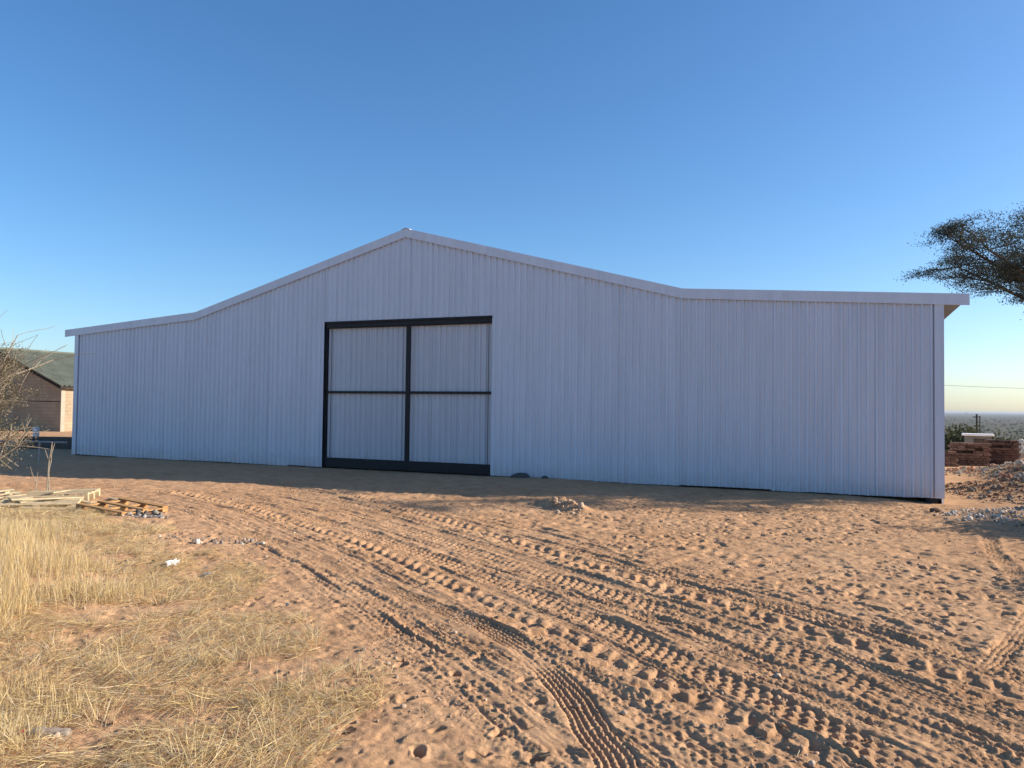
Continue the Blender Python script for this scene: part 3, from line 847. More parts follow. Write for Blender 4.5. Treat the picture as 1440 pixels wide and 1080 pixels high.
# flat-topped thorn tree, its trunk just outside the picture on the right
def acacia(name, loc, label, reach, zc, seed):
    random.seed(seed); g = np.random.default_rng(seed)
    t = tag(empty(name, loc), label, 'tree')
    mb = MB(); tips = []
    fork = Vector((0.1, 0.0, 1.7))
    mb.tube([(0, 0, -0.2), (0.06, 0.02, 0.6), (0.0, 0.05, 1.2), fork], [0.24, 0.19, 0.17, 0.16], 9)
    nl = 15
    for k in range(nl):
        a = 2 * math.pi * k / nl + random.uniform(-0.15, 0.15)
        rr = reach * (1.0 if k % 2 == 0 else 0.62) * random.uniform(0.9, 1.02)
        if k == 0: a = math.pi; rr = reach
        end = Vector((math.cos(a) * rr * 0.86, math.sin(a) * rr * 0.70, zc + 0.35 * (1 - (rr / reach) ** 2) + random.uniform(-0.2, 0.15) - (0.15 if k else 0)))
        if k == 0: end.z = zc + 0.05
        p1 = fork + (end - fork) * 0.35 + Vector((0, 0, 0.2)); p2 = fork + (end - fork) * 0.7 + Vector((0, 0, 0.12))
        mb.tube([fork, p1, p2, end], [0.085, 0.06, 0.04, 0.022], 6)
        d = (end - p2).normalized()
        for q, w in ((fork + (p1 - fork) * 0.8, 0.6), (p1, 0.8), (p1.lerp(p2, 0.5), 0.9), (p2, 1.0), (p2.lerp(end, 0.5), 1.0), (end, 0.9)):
            for _ in range(3):
                nd = d + Vector((random.gauss(0, 0.7), random.gauss(0, 0.7), random.gauss(0.04, 0.26)))
                grow(mb, q, nd, 1.0 * w, 0.018, 1, tips, 0.65, -0.01, 0.7, 4, 4, 0.6, 4)
    def env(P):     # umbrella shape: flat on top, thinning to the rim
        P = np.array(P, float); r_ = np.hypot(P[:, 0], P[:, 1] * 1.25)
        zt = zc + 0.10 + np.clip(reach + 0.2 - r_, 0, 4) * 0.34; zb = zc - 0.12 - np.clip(reach + 0.2 - r_, 0, 4) * 0.34
        z_ = P[:, 2]; hi = r_ > 1.2
        z_ = np.where(hi & (z_ > zt), zt + 0.2 * (z_ - zt), z_)
        P[:, 2] = z_
        return P
    mb.v = [tuple(p_) for p_ in env(mb.v)]
    mb.build('trunk', M_BARK, t)
    T = env([tuple(q) for q in tips])
    n = 52
    C = np.repeat(T, n, axis=0) + g.normal(size=(len(T) * n, 3)) * np.array([0.13, 0.13, 0.05])
    V, F, c = leaf_cloud(C, None, 0.021, 0.5, [(0.062, 0.072, 0.056), (0.05, 0.06, 0.048), (0.082, 0.09, 0.068)], seed)
    link('crown', np_mesh('crown', V, F, False, c), t, M_LEAF)
    print('acacia leaves', len(C))
    return t
acacia('thorn_tree', (15.4, 18.0, macro(15.4, 18.0).item()), 'flat-topped dark thorn tree reaching in past the right shed eave', 5.75, 5.0, 5)

# dry leafy bush at the left edge
def bush(name, loc, label, h, rad, nstem, leaves, cols, size, seed, cat='bush', group=None, twig=M_TWIG, bare=0.25, spread=0.5):
    random.seed(seed); g = np.random.default_rng(seed)
    t = tag(empty(name, loc), label, cat, group)
    mb = MB(); tips = []
    for k in range(nstem):
        a = random.uniform(0, 6.28); tilt = random.uniform(0.1, 0.9)
        d = Vector((math.cos(a) * tilt * rad / h * 1.6, math.sin(a) * tilt * rad / h * 1.6, 1))
        p = Vector((math.cos(a) * 0.12 * rad, math.sin(a) * 0.12 * rad, -0.1))
        grow(mb, p, d, h * random.uniform(0.38, 0.6), 0.012 * h, 2, tips, spread, 0.0, 0.0, 4, 3, 0.62, 5)
    mb.build('stem', twig, t)
    T = np.array([tuple(q) for q in tips])
    T = T[T[:, 2] < np.quantile(T[:, 2], 1 - bare * 0.3)]
    keep = (g.random(len(T)) > bare) & (np.hypot(T[:, 0], T[:, 1]) < rad * 1.55)
    T = T[keep]
    n = max(1, int(leaves / len(T)))
    C = np.repeat(T, n, axis=0) + g.normal(size=(len(T) * n, 3)) * min(0.055 * h, 0.09 if size < 0.05 else 9)
    V, F, c = leaf_cloud(C, None, size, 0.55, cols, seed)
    link('foliage', np_mesh('foliage', V, F, False, c), t, M_LEAF)
    return t
DRYLEAF = [(0.19, 0.15, 0.10), (0.15, 0.13, 0.085), (0.12, 0.115, 0.065), (0.23, 0.18, 0.12)]
GREENLEAF = [(0.075, 0.085, 0.04), (0.055, 0.065, 0.03), (0.10, 0.10, 0.055)]
bush('dry_bush', (-10.6, 13.9, gz(-10.6, 13.9)), 'brown leafy dry bush at the left edge in front of farm building', 3.9, 1.15, 26, 36000, DRYLEAF, 0.017, 21, bare=0.35)
# bushes standing right of the picture; their shade falls into it
bush('thorn_bush', (11.0, 11.9, gz(11.0, 11.9)), 'dark green thorn bush on the sand right of the picture edge', 2.3, 1.1, 22, 30000, GREENLEAF, 0.03, 22)
bush('small_thorn_bush', (7.9, 8.0, gz(7.9, 8.0)), 'low dark thorn bush nearest the camera right of the picture edge', 1.5, 0.8, 16, 12000, GREENLEAF, 0.025, 23)
# bushes beyond the brick stacks
far_bushes = [
    (27.3, 46.5, 4.6, 2.6, 'olive green bush peeping out behind the right shed corner'),
    (43.0, 69.5, 4.6, 2.2, 'grey green bush behind the white-roofed hut'),
    (44.0, 65.5, 5.0, 2.8, 'olive bush at the right picture edge beyond the brick stacks'),
    (52.0, 83.0, 5.0, 3.0, 'low grey bush on the slope left of the twin poles'),
    (57.5, 86.0, 4.5, 3.0, 'low grey bush on the slope right of the twin poles'),
    (39.5, 58.5, 3.0, 2.4, 'dark low bush on the slope behind the pale rubble heap'),
    (70.0, 118.0, 5.5, 3.6, 'distant grey green bush down the slope toward the plain'),
    (80.0, 124.0, 5.5, 3.6, 'farthest grey bush down the slope at right'),
]
for i, (x, y, h, r_, lb) in enumerate(far_bushes):
    bush('scrub_bush', (x, y, macro(x, y).item()), lb, h, r_, 14, 13000, GREENLEAF, 0.11, 40 + i, group='bushes on the slope beyond the yard', twig=M_BARK, bare=0.05, spread=0.75)

# scrub covering the far plain: one mass
g = np.random.default_rng(77)
nb = 5200
u = g.uniform(0.2, 1.25, nb); d = np.exp(g.uniform(math.log(130), math.log(6000), nb))
bx = d * u / np.sqrt(1 + u * u); by = d / np.sqrt(1 + u * u)
bz = macro(bx, by)
hs = g.uniform(1.5, 4.5, nb) * (1 + 0.25 * (d > 1500))
k = 14
C = np.repeat(np.stack([bx, by, bz], -1), k, 0)
hh = np.repeat(hs, k)[:, None]
off = g.normal(size=(nb * k, 3)) * np.array([0.42, 0.42, 0.25]) + np.array([0, 0, 0.5])
C = C + off * hh
V, F, c = leaf_cloud(C, None, 1.0, 0.75, np.array(GREENLEAF) * 0.6, 78)
ctr = np.repeat(C, 4, 0); V = ctr + (V - ctr) * np.repeat(hh, 4, 0) * 0.32
o = link('far_scrub', np_mesh('far_scrub', V, F, False, c), None, M_LEAF)
tag(o, 'grey green scrub covering the distant plain to the horizon', 'scrub', kind='stuff')

# ------------------------------------------------------------------ dry grass
STRAW = np.array([(0.76, 0.58, 0.28), (0.82, 0.65, 0.35), (0.66, 0.48, 0.21), (0.72, 0.58, 0.34), (0.52, 0.39, 0.22), (0.62, 0.54, 0.39)])
def blades(name, X, Y, Z, H, W, lean, az, curve, seed, label, cols=STRAW, K=4):
    g = np.random.default_rng(seed)
    n = len(X)
    t = np.linspace(0, 1, K)[None, :]
    elev = np.clip(np.pi / 2 - lean, -0.2, np.pi / 2)[:, None] - curve[:, None] * t
    st = (H / (K - 1))[:, None]
    hx = np.concatenate([np.zeros((n, 1)), np.cumsum(np.cos(elev[:, :-1]) * st, 1)], 1)
    hz = np.concatenate([np.zeros((n, 1)), np.cumsum(np.sin(elev[:, :-1]) * st, 1)], 1)
    hz = np.maximum(hz, 0.002)
    px = X[:, None] + hx * np.cos(az)[:, None]; py = Y[:, None] + hx * np.sin(az)[:, None]; pz = Z[:, None] + hz
    wv = az + np.pi / 2 + g.normal(0, 0.5, n)
    wid = W[:, None] * (1 - 0.75 * t ** 1.5) * 0.5
    ox = np.cos(wv)[:, None] * wid; oy = np.sin(wv)[:, None] * wid
    oz = wid * g.normal(0, 0.5, n)[:, None]
    L = np.stack([px - ox, py - oy, pz - oz], -1); Rr = np.stack([px + ox, py + oy, pz + oz], -1)
    V = np.stack([L, Rr], 2).reshape(-1, 3)
    base = (np.arange(n) * 2 * K)[:, None, None]
    q = np.arange(K - 1)[None, :, None] * 2
    F = (base + q + np.array([0, 1, 3, 2])[None, None, :]).reshape(-1, 4)
    k = g.integers(0, len(cols), n)
    c = cols[k] * g.uniform(0.8, 1.15, (n, 1))
    c = np.repeat(c, 2 * K, 0)
    o = link(name, np_mesh(name, V, F, False, c), None, M_GRASS)
    return tag(o, label, 'grass' if 'twig' not in name else 'twigs', kind='stuff')

def xb(y): return np.interp(y, [2, 3.5, 4.6, 5.2, 5.97, 7, 8.45, 9.65, 12.66, 14], [-1.2, -1.0, -0.9, -0.74, -1.29, -2.03, -3.1, -4.2, -6.6, -9])
def xt(y): return np.interp(y, [3, 5.4, 5.9, 7.2, 9, 11.2, 12.5], [-2.6, -3.4, -3.35, -3.75, -4.8, -6.0, -8.2])
g = np.random.default_rng(5)
# tall standing grass on the bank
n = 160000
Y = g.uniform(3.0, 12.4, n); X = g.uniform(-13, -2.5, n)
cl = vnoise(X / 0.45, Y / 0.45, 61) * 0.6 + vnoise(X / 0.16, Y / 0.16, 62) * 0.4
edgeN = (xt(Y) - X) + 1.9 * (vnoise(X / 0.9, Y / 0.9, 63) - 0.5)
keep = (edgeN > 0) & (cl + 0.18 * np.clip(edgeN, 0, 1) > 0.48) & (X > -0.72 * Y - 1.0)
X, Y = X[keep], Y[keep]; n = len(X)
hm = np.clip(1.72 - 0.143 * Y, 0.14, 0.75)
H = hm * g.uniform(0.3, 1.08, n) * (0.25 + 0.75 * sstep(-0.2, 1.9, xt(Y) - X + 1.3 * (vnoise(X / 0.6, Y / 0.6, 64) - 0.5))) * (0.6 + 0.5 * vnoise(X / 0.35, Y / 0.35, 65))
blades('tall_dry_grass', X, Y, ground_z(X, Y) - 0.01, H, g.uniform(0.002, 0.005, n), np.abs(g.normal(0.12, 0.14, n)), g.uniform(0, 6.28, n), np.abs(g.normal(0.25, 0.3, n)), 6, 'tall straw-coloured dry grass standing on the left bank', K=5)
print('tall', n)
# flattened straw
n = 300000
Y = 3.2 + 10.6 * g.random(n) ** 1.25; X = g.uniform(-11, 0.6, n)
den = vnoise(X / 0.55, Y / 0.45, 71) * 0.6 + vnoise(X / 0.17, Y / 0.17, 72) * 0.4
eN = xb(Y) - X + 1.3 * (vnoise(X / 0.7, Y / 0.7, 73) - 0.5)
keep = (eN > 0) & (den + 0.12 * np.clip(eN, 0, 1.2) > 0.47) & (X > -0.70 * Y - 0.4)
X, Y = X[keep], Y[keep]; n = len(X)
swirl = 6.28 * vnoise(X / 1.1, Y / 1.1, 74) * 1.5
az = swirl + g.normal(0, 1.25, n)
blades('flattened_straw', X, Y, ground_z(X, Y) + g.uniform(0.0, 0.025, n), g.uniform(0.05, 0.24, n), g.uniform(0.002, 0.0042, n), np.clip(g.normal(1.38, 0.18, n), 0.5, 1.56), az, np.clip(g.normal(0.25, 0.35, n), -0.3, 1.2), 7, 'flattened straw litter over the sand at lower left', K=4)
print('straw', n)
# upright tufts between the straw
cx = g.uniform(-6, -0.6, 90); cy = 3.6 + 8 * g.random(90)
ok = (cx < xb(cy) - 0.1) & (cx > -0.7 * cy - 0.3)
cx, cy = cx[ok], cy[ok]
extra = np.array([(-1.41, 4.78), (-1.30, 4.95), (-1.75, 5.6), (-2.3, 4.4), (-1.55, 6.2)])
cx = np.concatenate([cx, extra[:, 0]]); cy = np.concatenate([cy, extra[:, 1]])
m_ = 55
X = np.repeat(cx, m_) + g.normal(0, 0.05, len(cx) * m_); Y = np.repeat(cy, m_) + g.normal(0, 0.05, len(cx) * m_); n = len(X)
az = np.arctan2(Y - np.repeat(cy, m_), X - np.repeat(cx, m_)) + g.normal(0, 0.4, n)
blades('grass_tufts', X, Y, ground_z(X, Y) - 0.005, g.uniform(0.08, 0.24, n), g.uniform(0.002, 0.0042, n), np.clip(np.abs(g.normal(0.6, 0.35, n)), 0, 1.4), az, g.uniform(0.2, 1.1, n), 8, 'small splayed tufts of dry grass among the straw', K=4)
# sparse straw bits blown over the sand
n = 5000
X = g.uniform(-6, 8, n); Y = 3.5 + 12 * g.random(n) ** 1.5
keep = ((X - SX) * NV[0] + (Y - SY) * NV[1] > 0.3)
keep &= (vnoise(X / 1.5, Y / 1.5, 75) > 0.5)
X, Y = X[keep], Y[keep]; n = len(X)
blades('straw_bits', X, Y, ground_z(X, Y) + 0.004, g.uniform(0.03, 0.11, n), g.uniform(0.002, 0.004, n), np.full(n, 1.52), g.uniform(0, 6.28, n), g.normal(0, 0.2, n), 9, 'scattered bits of straw lying on the sand', K=3)

n = 1800
X = g.uniform(-5, 8, n); Y = 3.5 + 12 * g.random(n) ** 1.4
keep = ((X - SX) * NV[0] + (Y - SY) * NV[1] > 0.2) & (vnoise(X / 0.9, Y / 0.9, 76) > 0.52)
X, Y = X[keep], Y[keep]; n = len(X)
blades('twig_bits', X, Y, ground_z(X, Y) + 0.004, g.uniform(0.02, 0.14, n), g.uniform(0.003, 0.007, n), np.full(n, 1.5), g.uniform(0, 6.28, n), g.normal(0, 0.4, n), 12, 'small dark twigs and droppings scattered on the sand', cols=np.array([(0.10, 0.07, 0.045), (0.16, 0.12, 0.08), (0.07, 0.05, 0.035)]), K=4)

# dry stalks rising beside the pallet
def stalk(x, y, h, lean, label, seed, kids=3):
    random.seed(seed)
    z = gz(x, y)
    t = tag(empty('dry_stalk', (x, y, z)), label, 'plant', 'dry stalks by the pallet')
    mb = MB()
    pts = [(lean * (k / 6) ** 1.2 + random.gauss(0, 0.012), random.gauss(0, 0.012), h * k / 6 - 0.03) for k in range(7)]
    mb.tube(pts, [0.016 - 0.0018 * k for k in range(7)], 5)
    mb.build('stem', M_TWIG, t)
    for k in range(kids):
        i = random.randint(2, 5)
        p = Vector(pts[i]); mb = MB()
        d = Vector((random.gauss(0, 0.3), random.gauss(0, 0.3), 0.8)).normalized()
        mb.tube([p, p + d * 0.1, p + d * 0.2 + Vector((0, 0, 0.03))], [0.007, 0.005, 0.003], 4)
        mb.build('twig', M_TWIG, t)
stalk(-9.15, 15.3, 0.98, 0.05, 'tall thin dry stalk left of the two behind the pallet', 1)
stalk(-8.75, 14.55, 1.05, 0.10, 'tall pale dry stalk right of the two behind the pallet', 2)
stalk(-9.25, 15.1, 0.42, -0.12, 'short leaning dry stalk behind the pallet', 3, 2)

# ------------------------------------------------------------------ pallets
def pallet(loc, rz, tilt, mat, label, L=1.2, Wd=1.0, miss=()):
    p = tag(empty('pallet', loc, rz), label, 'pallet')
    p.rotation_euler = (tilt[0], tilt[1], rz)
    shared = {}
    def piece(name, lx, ly, lz, cx, cy, cz, rot=0.0):
        key = (name, lx, ly, lz)
        if key not in shared:
            mb = MB(); mb.box(-lx / 2, lx / 2, -ly / 2, ly / 2, -lz / 2, lz / 2)
            shared[key] = mb.mesh(name, mat, 0.004)
        o = link(name, shared[key], p)
        o.location = (cx, cy, cz); o.rotation_euler = (0, 0, rot)
    for yy in (-Wd / 2 + 0.05, 0, Wd / 2 - 0.05):
        piece('bottom_board', L, 0.10, 0.022, 0, yy, 0.011)
        for xx in (-L / 2 + 0.07, 0, L / 2 - 0.07): piece('block', 0.14, 0.10, 0.09, xx, yy, 0.0675)
    for xx in (-L / 2 + 0.05, 0.0, L / 2 - 0.05): piece('stringer', 0.10, Wd, 0.022, xx, 0, 0.124)
    nb_ = 7
    for k in range(nb_):
        if k in miss: continue
        piece('deck_board', L, 0.095, 0.022, 0, -Wd / 2 + 0.05 + (Wd - 0.1) * k / (nb_ - 1), 0.1465, random.uniform(-0.012, 0.012))
    return p
random.seed(3)
pallet((-7.75, 12.75, gz(-7.75, 12.75) - 0.05), R(24), (0.02, 0.02), M_PALLET, 'pale pine pallet with missing boards nearest the tall grass', 1.15, 1.0, (2, 4, 5))
pallet((-8.15, 13.95, gz(-8.15, 13.95) - 0.03), R(17), (-0.03, -0.03), M_PALLET, 'pale pallet lying just behind the front pale pallet', 1.15, 1.0, (1, 3))
pallet((-8.75, 12.85, gz(-8.75, 12.85) - 0.01), R(50), (0.06, -0.08), M_PALLET, 'tilted pale pallet half hidden at the left picture edge', 1.15, 1.0, (1, 3, 5))
pallet((-6.05, 12.05, gz(-6.05, 12.05) - 0.075), R(-28), (0.02, 0.05), M_ORANGE, 'orange pine pallet sunk in the sand right of the pale pallet', 1.1, 0.8, (1, 2, 4, 5))
# loose boards
def board(x, y, rz, l, w, t, mat, label, tilt=0.0, lift=0.02):
    mb = MB(); mb.box(-l / 2, l / 2, -w / 2, w / 2, 0, t)
    o = mb.build('loose_board', mat, None, 0.003)
    o.location = (x, y, gz(x, y) + lift); o.rotation_euler = (0, tilt, rz)
    return tag(o, label, 'board')
board(-6.9, 12.85, R(-35), 1.0, 0.09, 0.025, M_PALLET, 'thin weathered board lying between the two pallets', 0.03)
random.seed(41)
for (x_, y_, a_, l_, t_, lf, lb_) in (
        (-7.6, 12.7, 0.9, 1.10, 0.05, 0.115, 'long loose board lying slantwise across the front pale pallet'),
        (-7.95, 12.45, 2.5, 0.50, -0.06, 0.12, 'short broken board on the left end of the front pale pallet'),
        (-8.1, 13.9, 1.8, 0.95, 0.06, 0.13, 'loose board lying across the rear pale pallet'),
        (-8.5, 14.2, 0.3, 0.45, -0.10, 0.10, 'short broken board behind the rear pale pallet'),
        (-8.8, 12.9, 2.9, 1.00, 0.10, 0.19, 'loose board resting on the tilted pale pallet'),
        (-7.1, 13.1, 2.2, 0.40, 0.12, 0.05, 'broken board end propped beside the right pallet corner')):
    board(x_, y_, a_, l_, 0.085, 0.022, M_PALLET, lb_, t_, lf)['group'] = 'loose boards on the pallet heap'
board(-7.2, 12.2, R(15), 0.9, 0.09, 0.022, M_PALLET, 'loose pale board lying before the front pale pallet', 0.05)
board(-7.0, 13.7, R(-50), 0.8, 0.08, 0.022, M_PALLET, 'loose pale board lying right of the rear pale pallet', -0.04)
board(-5.35, 11.35, R(10), 0.5, 0.035, 0.012, M_GREYBAG, 'greyish flat strip lying below the orange pallet')

# ------------------------------------------------------------------ stones and litter
def stone_mesh(seed, sub=2, rough=0.35):
    bm = bmesh.new(); bmesh.ops.create_icosphere(bm, subdivisions=sub, radius=1)
    r_ = random.Random(seed)
    dirs = [(Vector((r_.gauss(0, 1), r_.gauss(0, 1), r_.gauss(0, 1))).normalized(), r_.uniform(0.55, 0.9)) for _ in range(9)]
    for v_ in bm.verts:
        for d_, k_ in dirs:           # chop facets off the ball
            e_ = v_.co.dot(d_)
            if e_ > k_: v_.co -= d_ * (e_ - k_)
        v_.co *= 1 + r_.uniform(-0.04, 0.04)
    vs = np.array([v_.co[:] for v_ in bm.verts]); bm.verts.index_update()
    fs = np.array([[x.index for x in f_.verts] for f_ in bm.faces])
    bm.free()
    return vs, fs
protos = [stone_mesh(s_, 1) for s_ in range(6)]
protos2 = [stone_mesh(s_ + 50, 2) for s_ in range(5)]
STONEC = np.array([(0.24, 0.21, 0.185), (0.30, 0.27, 0.235), (0.16, 0.145, 0.13), (0.38, 0.34, 0.30), (0.22, 0.18, 0.145), (0.50, 0.46, 0.41)])
REDC = np.array([(0.30, 0.14, 0.09), (0.24, 0.12, 0.08), (0.36, 0.22, 0.15)])
def stone_heap(X, Y, Sz, cols, seed):
    g = np.random.default_rng(seed); Vs, Fs, Cs = [], [], []; base = 0
    Z = ground_z(X, Y)
    for x, y, z, s_ in zip(X, Y, Z, Sz):
        v_, f_ = protos[g.integers(0, len(protos))]
        a = g.uniform(0, 6.28); c_, s2 = math.cos(a), math.sin(a)
        sc = s_ * g.uniform(0.6, 1.3, 3) * np.array([1, 1, 0.75])
        w_ = v_ * sc; w_ = np.stack([w_[:, 0] * c_ - w_[:, 1] * s2, w_[:, 0] * s2 + w_[:, 1] * c_, w_[:, 2]], -1)
        Vs.append(w_ + [x, y, z + s_ * 0.2]); Fs.append(f_ + base); base += len(v_)
        Cs.append(np.tile(cols[g.integers(0, len(cols))] * g.uniform(0.8, 1.15), (len(v_), 1)))
    return np.vstack(Vs), np.vstack(Fs), np.vstack(Cs)
stone_cache = {}
# stones
def big_stone(parent, x, y, s_, col, g, name='stone'):
    k = int(g.integers(0, len(protos2))); ci = tuple(col)
    if (k, ci) not in stone_cache:
        v_, f_ = protos2[k]
        me = np_mesh('stone', v_, f_, False, np.tile(np.array(col), (len(v_), 1))); me.materials.append(M_STONE)
        stone_cache[(k, ci)] = me
    o = link(name, stone_cache[(k, ci)], parent)
    px, py, pz = parent.location
    o.location = (x - px, y - py, gz(x, y) + s_ * 0.25 - pz)
    o.scale = tuple(s_ * q for q in g.uniform(0.7, 1.25, 3)); o.rotation_euler = tuple(g.uniform(0, 6.28, 3))
def rubble(name, cx, cy, rx, ry, nbig, nsmall, smax, label, cols, seed, pales=0.3):
    g = np.random.default_rng(seed)
    t = tag(empty(name, (cx, cy, macro(cx, cy).item())), label, 'rubble')
    def pos(n):
        a = g.uniform(0, 6.28, n); q = np.sqrt(g.random(n)) * (0.9 + 0.2 * g.random(n))
        return cx + rx * q * np.cos(a), cy + ry * q * np.sin(a)
    X, Y = pos(nbig)
    for x, y in zip(X, Y): big_stone(t, x, y, smax * g.uniform(0.45, 1.0), cols[g.integers(0, len(cols))], g)
    X, Y = pos(nsmall)
    V, F, c = stone_heap(X, Y, smax * g.uniform(0.12, 0.5, nsmall) , cols, seed + 1)
    V = V - np.array([cx, cy, t.location[2]])
    o = link('small_stones', np_mesh('small_stones', V, F, False, c), t, M_STONE); o['kind'] = 'stuff'
    return t
rubble('rubble_heap', 10.0, 13.2, 2.6, 1.25, 110, 1700, 0.065, 'low spread of pale broken stones by the right shed corner', np.vstack([STONEC, [(0.62, 0.56, 0.48), (0.55, 0.47, 0.38), (0.68, 0.63, 0.56)]]), 1)
rubble('rubble_heap', 14.3, 18.6, 2.5, 3.6, 170, 2200, 0.11, 'grey stone rubble heap at right between shed and brick stacks', np.vstack([STONEC[:5], REDC[:1]]), 2)
rubble('rubble_heap', 20.4, 28.6, 2.2, 2.2, 90, 800, 0.17, 'pale lumpy rubble heap beside the right brick stack', np.array([(0.50, 0.43, 0.35), (0.44, 0.38, 0.31), (0.56, 0.50, 0.42)]), 3)
rubble('rubble_strip', 13.6, 22.6, 2.4, 1.8, 60, 1000, 0.085, 'sparse reddish brick bits on sand before the brick stacks', np.vstack([REDC, STONEC[:3]]), 4)
rubble('rubble_strip', 11.4, 16.8, 1.7, 2.1, 80, 1500, 0.07, 'dark gravelly rubble strip beside the right shed wall', np.vstack([STONEC[[0, 2, 4]], REDC[:2]]) * 0.8, 6)
rubble('sand_clods', 1.0, 13.6, 0.30, 0.80, 16, 120, 0.07, 'pale lumps of hard sand heaped before the right half of shed', np.array([(0.46, 0.31, 0.20), (0.50, 0.36, 0.25), (0.42, 0.27, 0.17)]), 7)
rubble('litter_stones', -5.45, 11.5, 0.42, 0.22, 14, 70, 0.055, 'small pile of grey and white stones below the orange pallet', np.array([(0.42, 0.38, 0.33), (0.22, 0.19, 0.16), (0.32, 0.28, 0.24), (0.10, 0.09, 0.08)]), 8)
rubble('litter_stones', -3.75, 9.9, 0.75, 0.18, 10, 80, 0.045, 'thin line of dark and pale stones at the grass edge', np.array([(0.5, 0.47, 0.42), (0.14, 0.12, 0.1), (0.24, 0.2, 0.17)]), 9)
# pebbles and clods strewn over the yard: one mass
g = np.random.default_rng(31)
n = 9000
Y = 3.6 + 13.0 * g.random(n) ** 1.3; X = g.uniform(-0.72, 0.72, n) * Y
keep = ((X - SX) * NV[0] + (Y - SY) * NV[1] > 0.1) & (vnoise(X / 0.8, Y / 0.8, 81) > 0.42)
X, Y = X[keep], Y[keep]
V, F, c = stone_heap(X, Y, np.minimum(np.exp(g.normal(math.log(0.008), 0.55, len(X))), 0.03), np.array([(0.42, 0.27, 0.17), (0.36, 0.22, 0.13), (0.45, 0.34, 0.25), (0.3, 0.22, 0.16)]), 32)
o = link('pebbles', np_mesh('pebbles', V, F, False, c), None, M_STONE)
tag(o, 'pebbles and sand clods strewn over the yard', 'pebbles', kind='stuff')
# single stones by the shed
def lone_stone(x, y, s_, col, label, sc=(1.2, 0.9, 0.6)):
    v_, f_ = protos2[int(abs(x) * 10) % 5]
    me = np_mesh('loose_stone', v_ * s_, f_, False, np.tile(np.array(col), (len(v_), 1))); me.materials.append(M_STONE)
    o = link('loose_stone', me); o.location = (x, y, gz(x, y) + s_ * 0.2); o.scale = sc
    tag(o, label, 'stone', 'single stones in the yard')
lone_stone(0.25, 19.35, 0.13, (0.10, 0.09, 0.085), 'dark stone against the wall right of the door', (2.2, 0.8, 0.8))
lone_stone(0.85, 19.0, 0.09, (0.10, 0.09, 0.085), 'smaller dark stone against the wall right of the door')
lone_stone(7.55, 13.75, 0.10, (0.12, 0.08, 0.06), 'lone dark stone on sand near the right shed corner')

def crumple(name, x, y, s_, mat, label, cat, seed, sc=(1, 1, 0.6)):
    bm = bmesh.new(); bmesh.ops.create_icosphere(bm, subdivisions=4, radius=1)
    r_ = random.Random(seed)
    ds = [Vector((r_.gauss(0, 1), r_.gauss(0, 1), r_.gauss(0, 1))).normalized() for _ in range(16)]
    for v_ in bm.verts:
        k_ = 1.0
        for d_ in ds: k_ -= 0.32 * abs(math.sin(7 * v_.co.dot(d_) + d_.x * 9)) / 4
        v_.co *= k_
        v_.co.z = max(v_.co.z, -0.35)
    me = bpy.data.meshes.new(name); bm.to_mesh(me); bm.free(); me.materials.append(mat)
    o = link(name, me); o.location = (x, y, gz(x, y) + s_ * 0.2); o.scale = tuple(s_ * q for q in sc); o.rotation_euler = (0.1, 0.05, seed)
    return tag(o, label, cat)
crumple('plastic_bag', -3.66, 8.42, 0.20, M_WHITE, 'crumpled white plastic bag on the straw', 'bag', 1, (1.25, 0.75, 0.5))
crumple('plastic_scrap', -3.92, 8.52, 0.09, M_DARKBAG, 'dark plastic scrap just left of the white bag', 'litter', 2)
crumple('plastic_scrap', -4.22, 8.5, 0.07, M_DARKBAG, 'small black scrap well left of the white bag', 'litter', 3)
crumple('plastic_scrap', -3.15, 8.05, 0.13, M_GREYBAG, 'flat grey plastic scrap right of the white bag', 'litter', 4, (1.4, 0.7, 0.3))
crumple('plastic_scrap', -2.0, 7.0, 0.10, M_GREYBAG, 'small pale scrap on bare sand at the straw edge', 'litter', 5, (1.3, 0.6, 0.3))

# plastic bottle with red cap
M_PET = None
m, nt, b = new_mat('dusty_clear_plastic')
b.inputs['Base Color'].default_value = (0.55, 0.47, 0.38, 1); b.inputs['Roughness'].default_value = 0.35
b.inputs['Transmission Weight'].default_value = 0.55; b.inputs['IOR'].default_value = 1.2
nn = noise(nt, 25, 4, 0.6, obj_vec(nt)); bump(nt, b, nn.outputs[0], 0.3, 0.01)
M_PET = m
bt = tag(empty('plastic_bottle', (-2.62, 4.22, gz(-2.62, 4.22) + 0.025)), 'clear dusty plastic bottle with red cap lying in the straw', 'bottle')
bt.rotation_euler = (0, R(4), R(6)); bt.scale = (0.74, 0.74, 0.74)
def lathe(name, prof, mat, parent, n=20):
    v, f = [], []
    for (x, r_) in prof:
        for k in range(n):
            a = 2 * math.pi * k / n; v.append((x, r_ * math.cos(a), r_ * math.sin(a)))
    for i in range(len(prof) - 1):
        for k in range(n): f.append((i * n + k, i * n + (k + 1) % n, (i + 1) * n + (k + 1) % n, (i + 1) * n + k))
    f.append(tuple(reversed(range(n)))); f.append(tuple((len(prof) - 1) * n + k for k in range(n)))
    me = bpy.data.meshes.new(name); me.from_pydata(v, [], f); me.materials.append(mat)
    for p in me.polygons: p.use_smooth = len(p.vertices) == 4
    return link(name, me, parent)
lathe('bottle_body', [(0.0, 0.013), (0.02, 0.014), (0.06, 0.034), (0.09, 0.043), (0.14, 0.044), (0.16, 0.039), (0.18, 0.044), (0.24, 0.044), (0.26, 0.040), (0.28, 0.044), (0.31, 0.042), (0.325, 0.030)], M_PET, bt)
lathe('cap', [(-0.026, 0.013), (-0.024, 0.0155), (-0.004, 0.0155), (-0.002, 0.0150)], M_RED, bt)

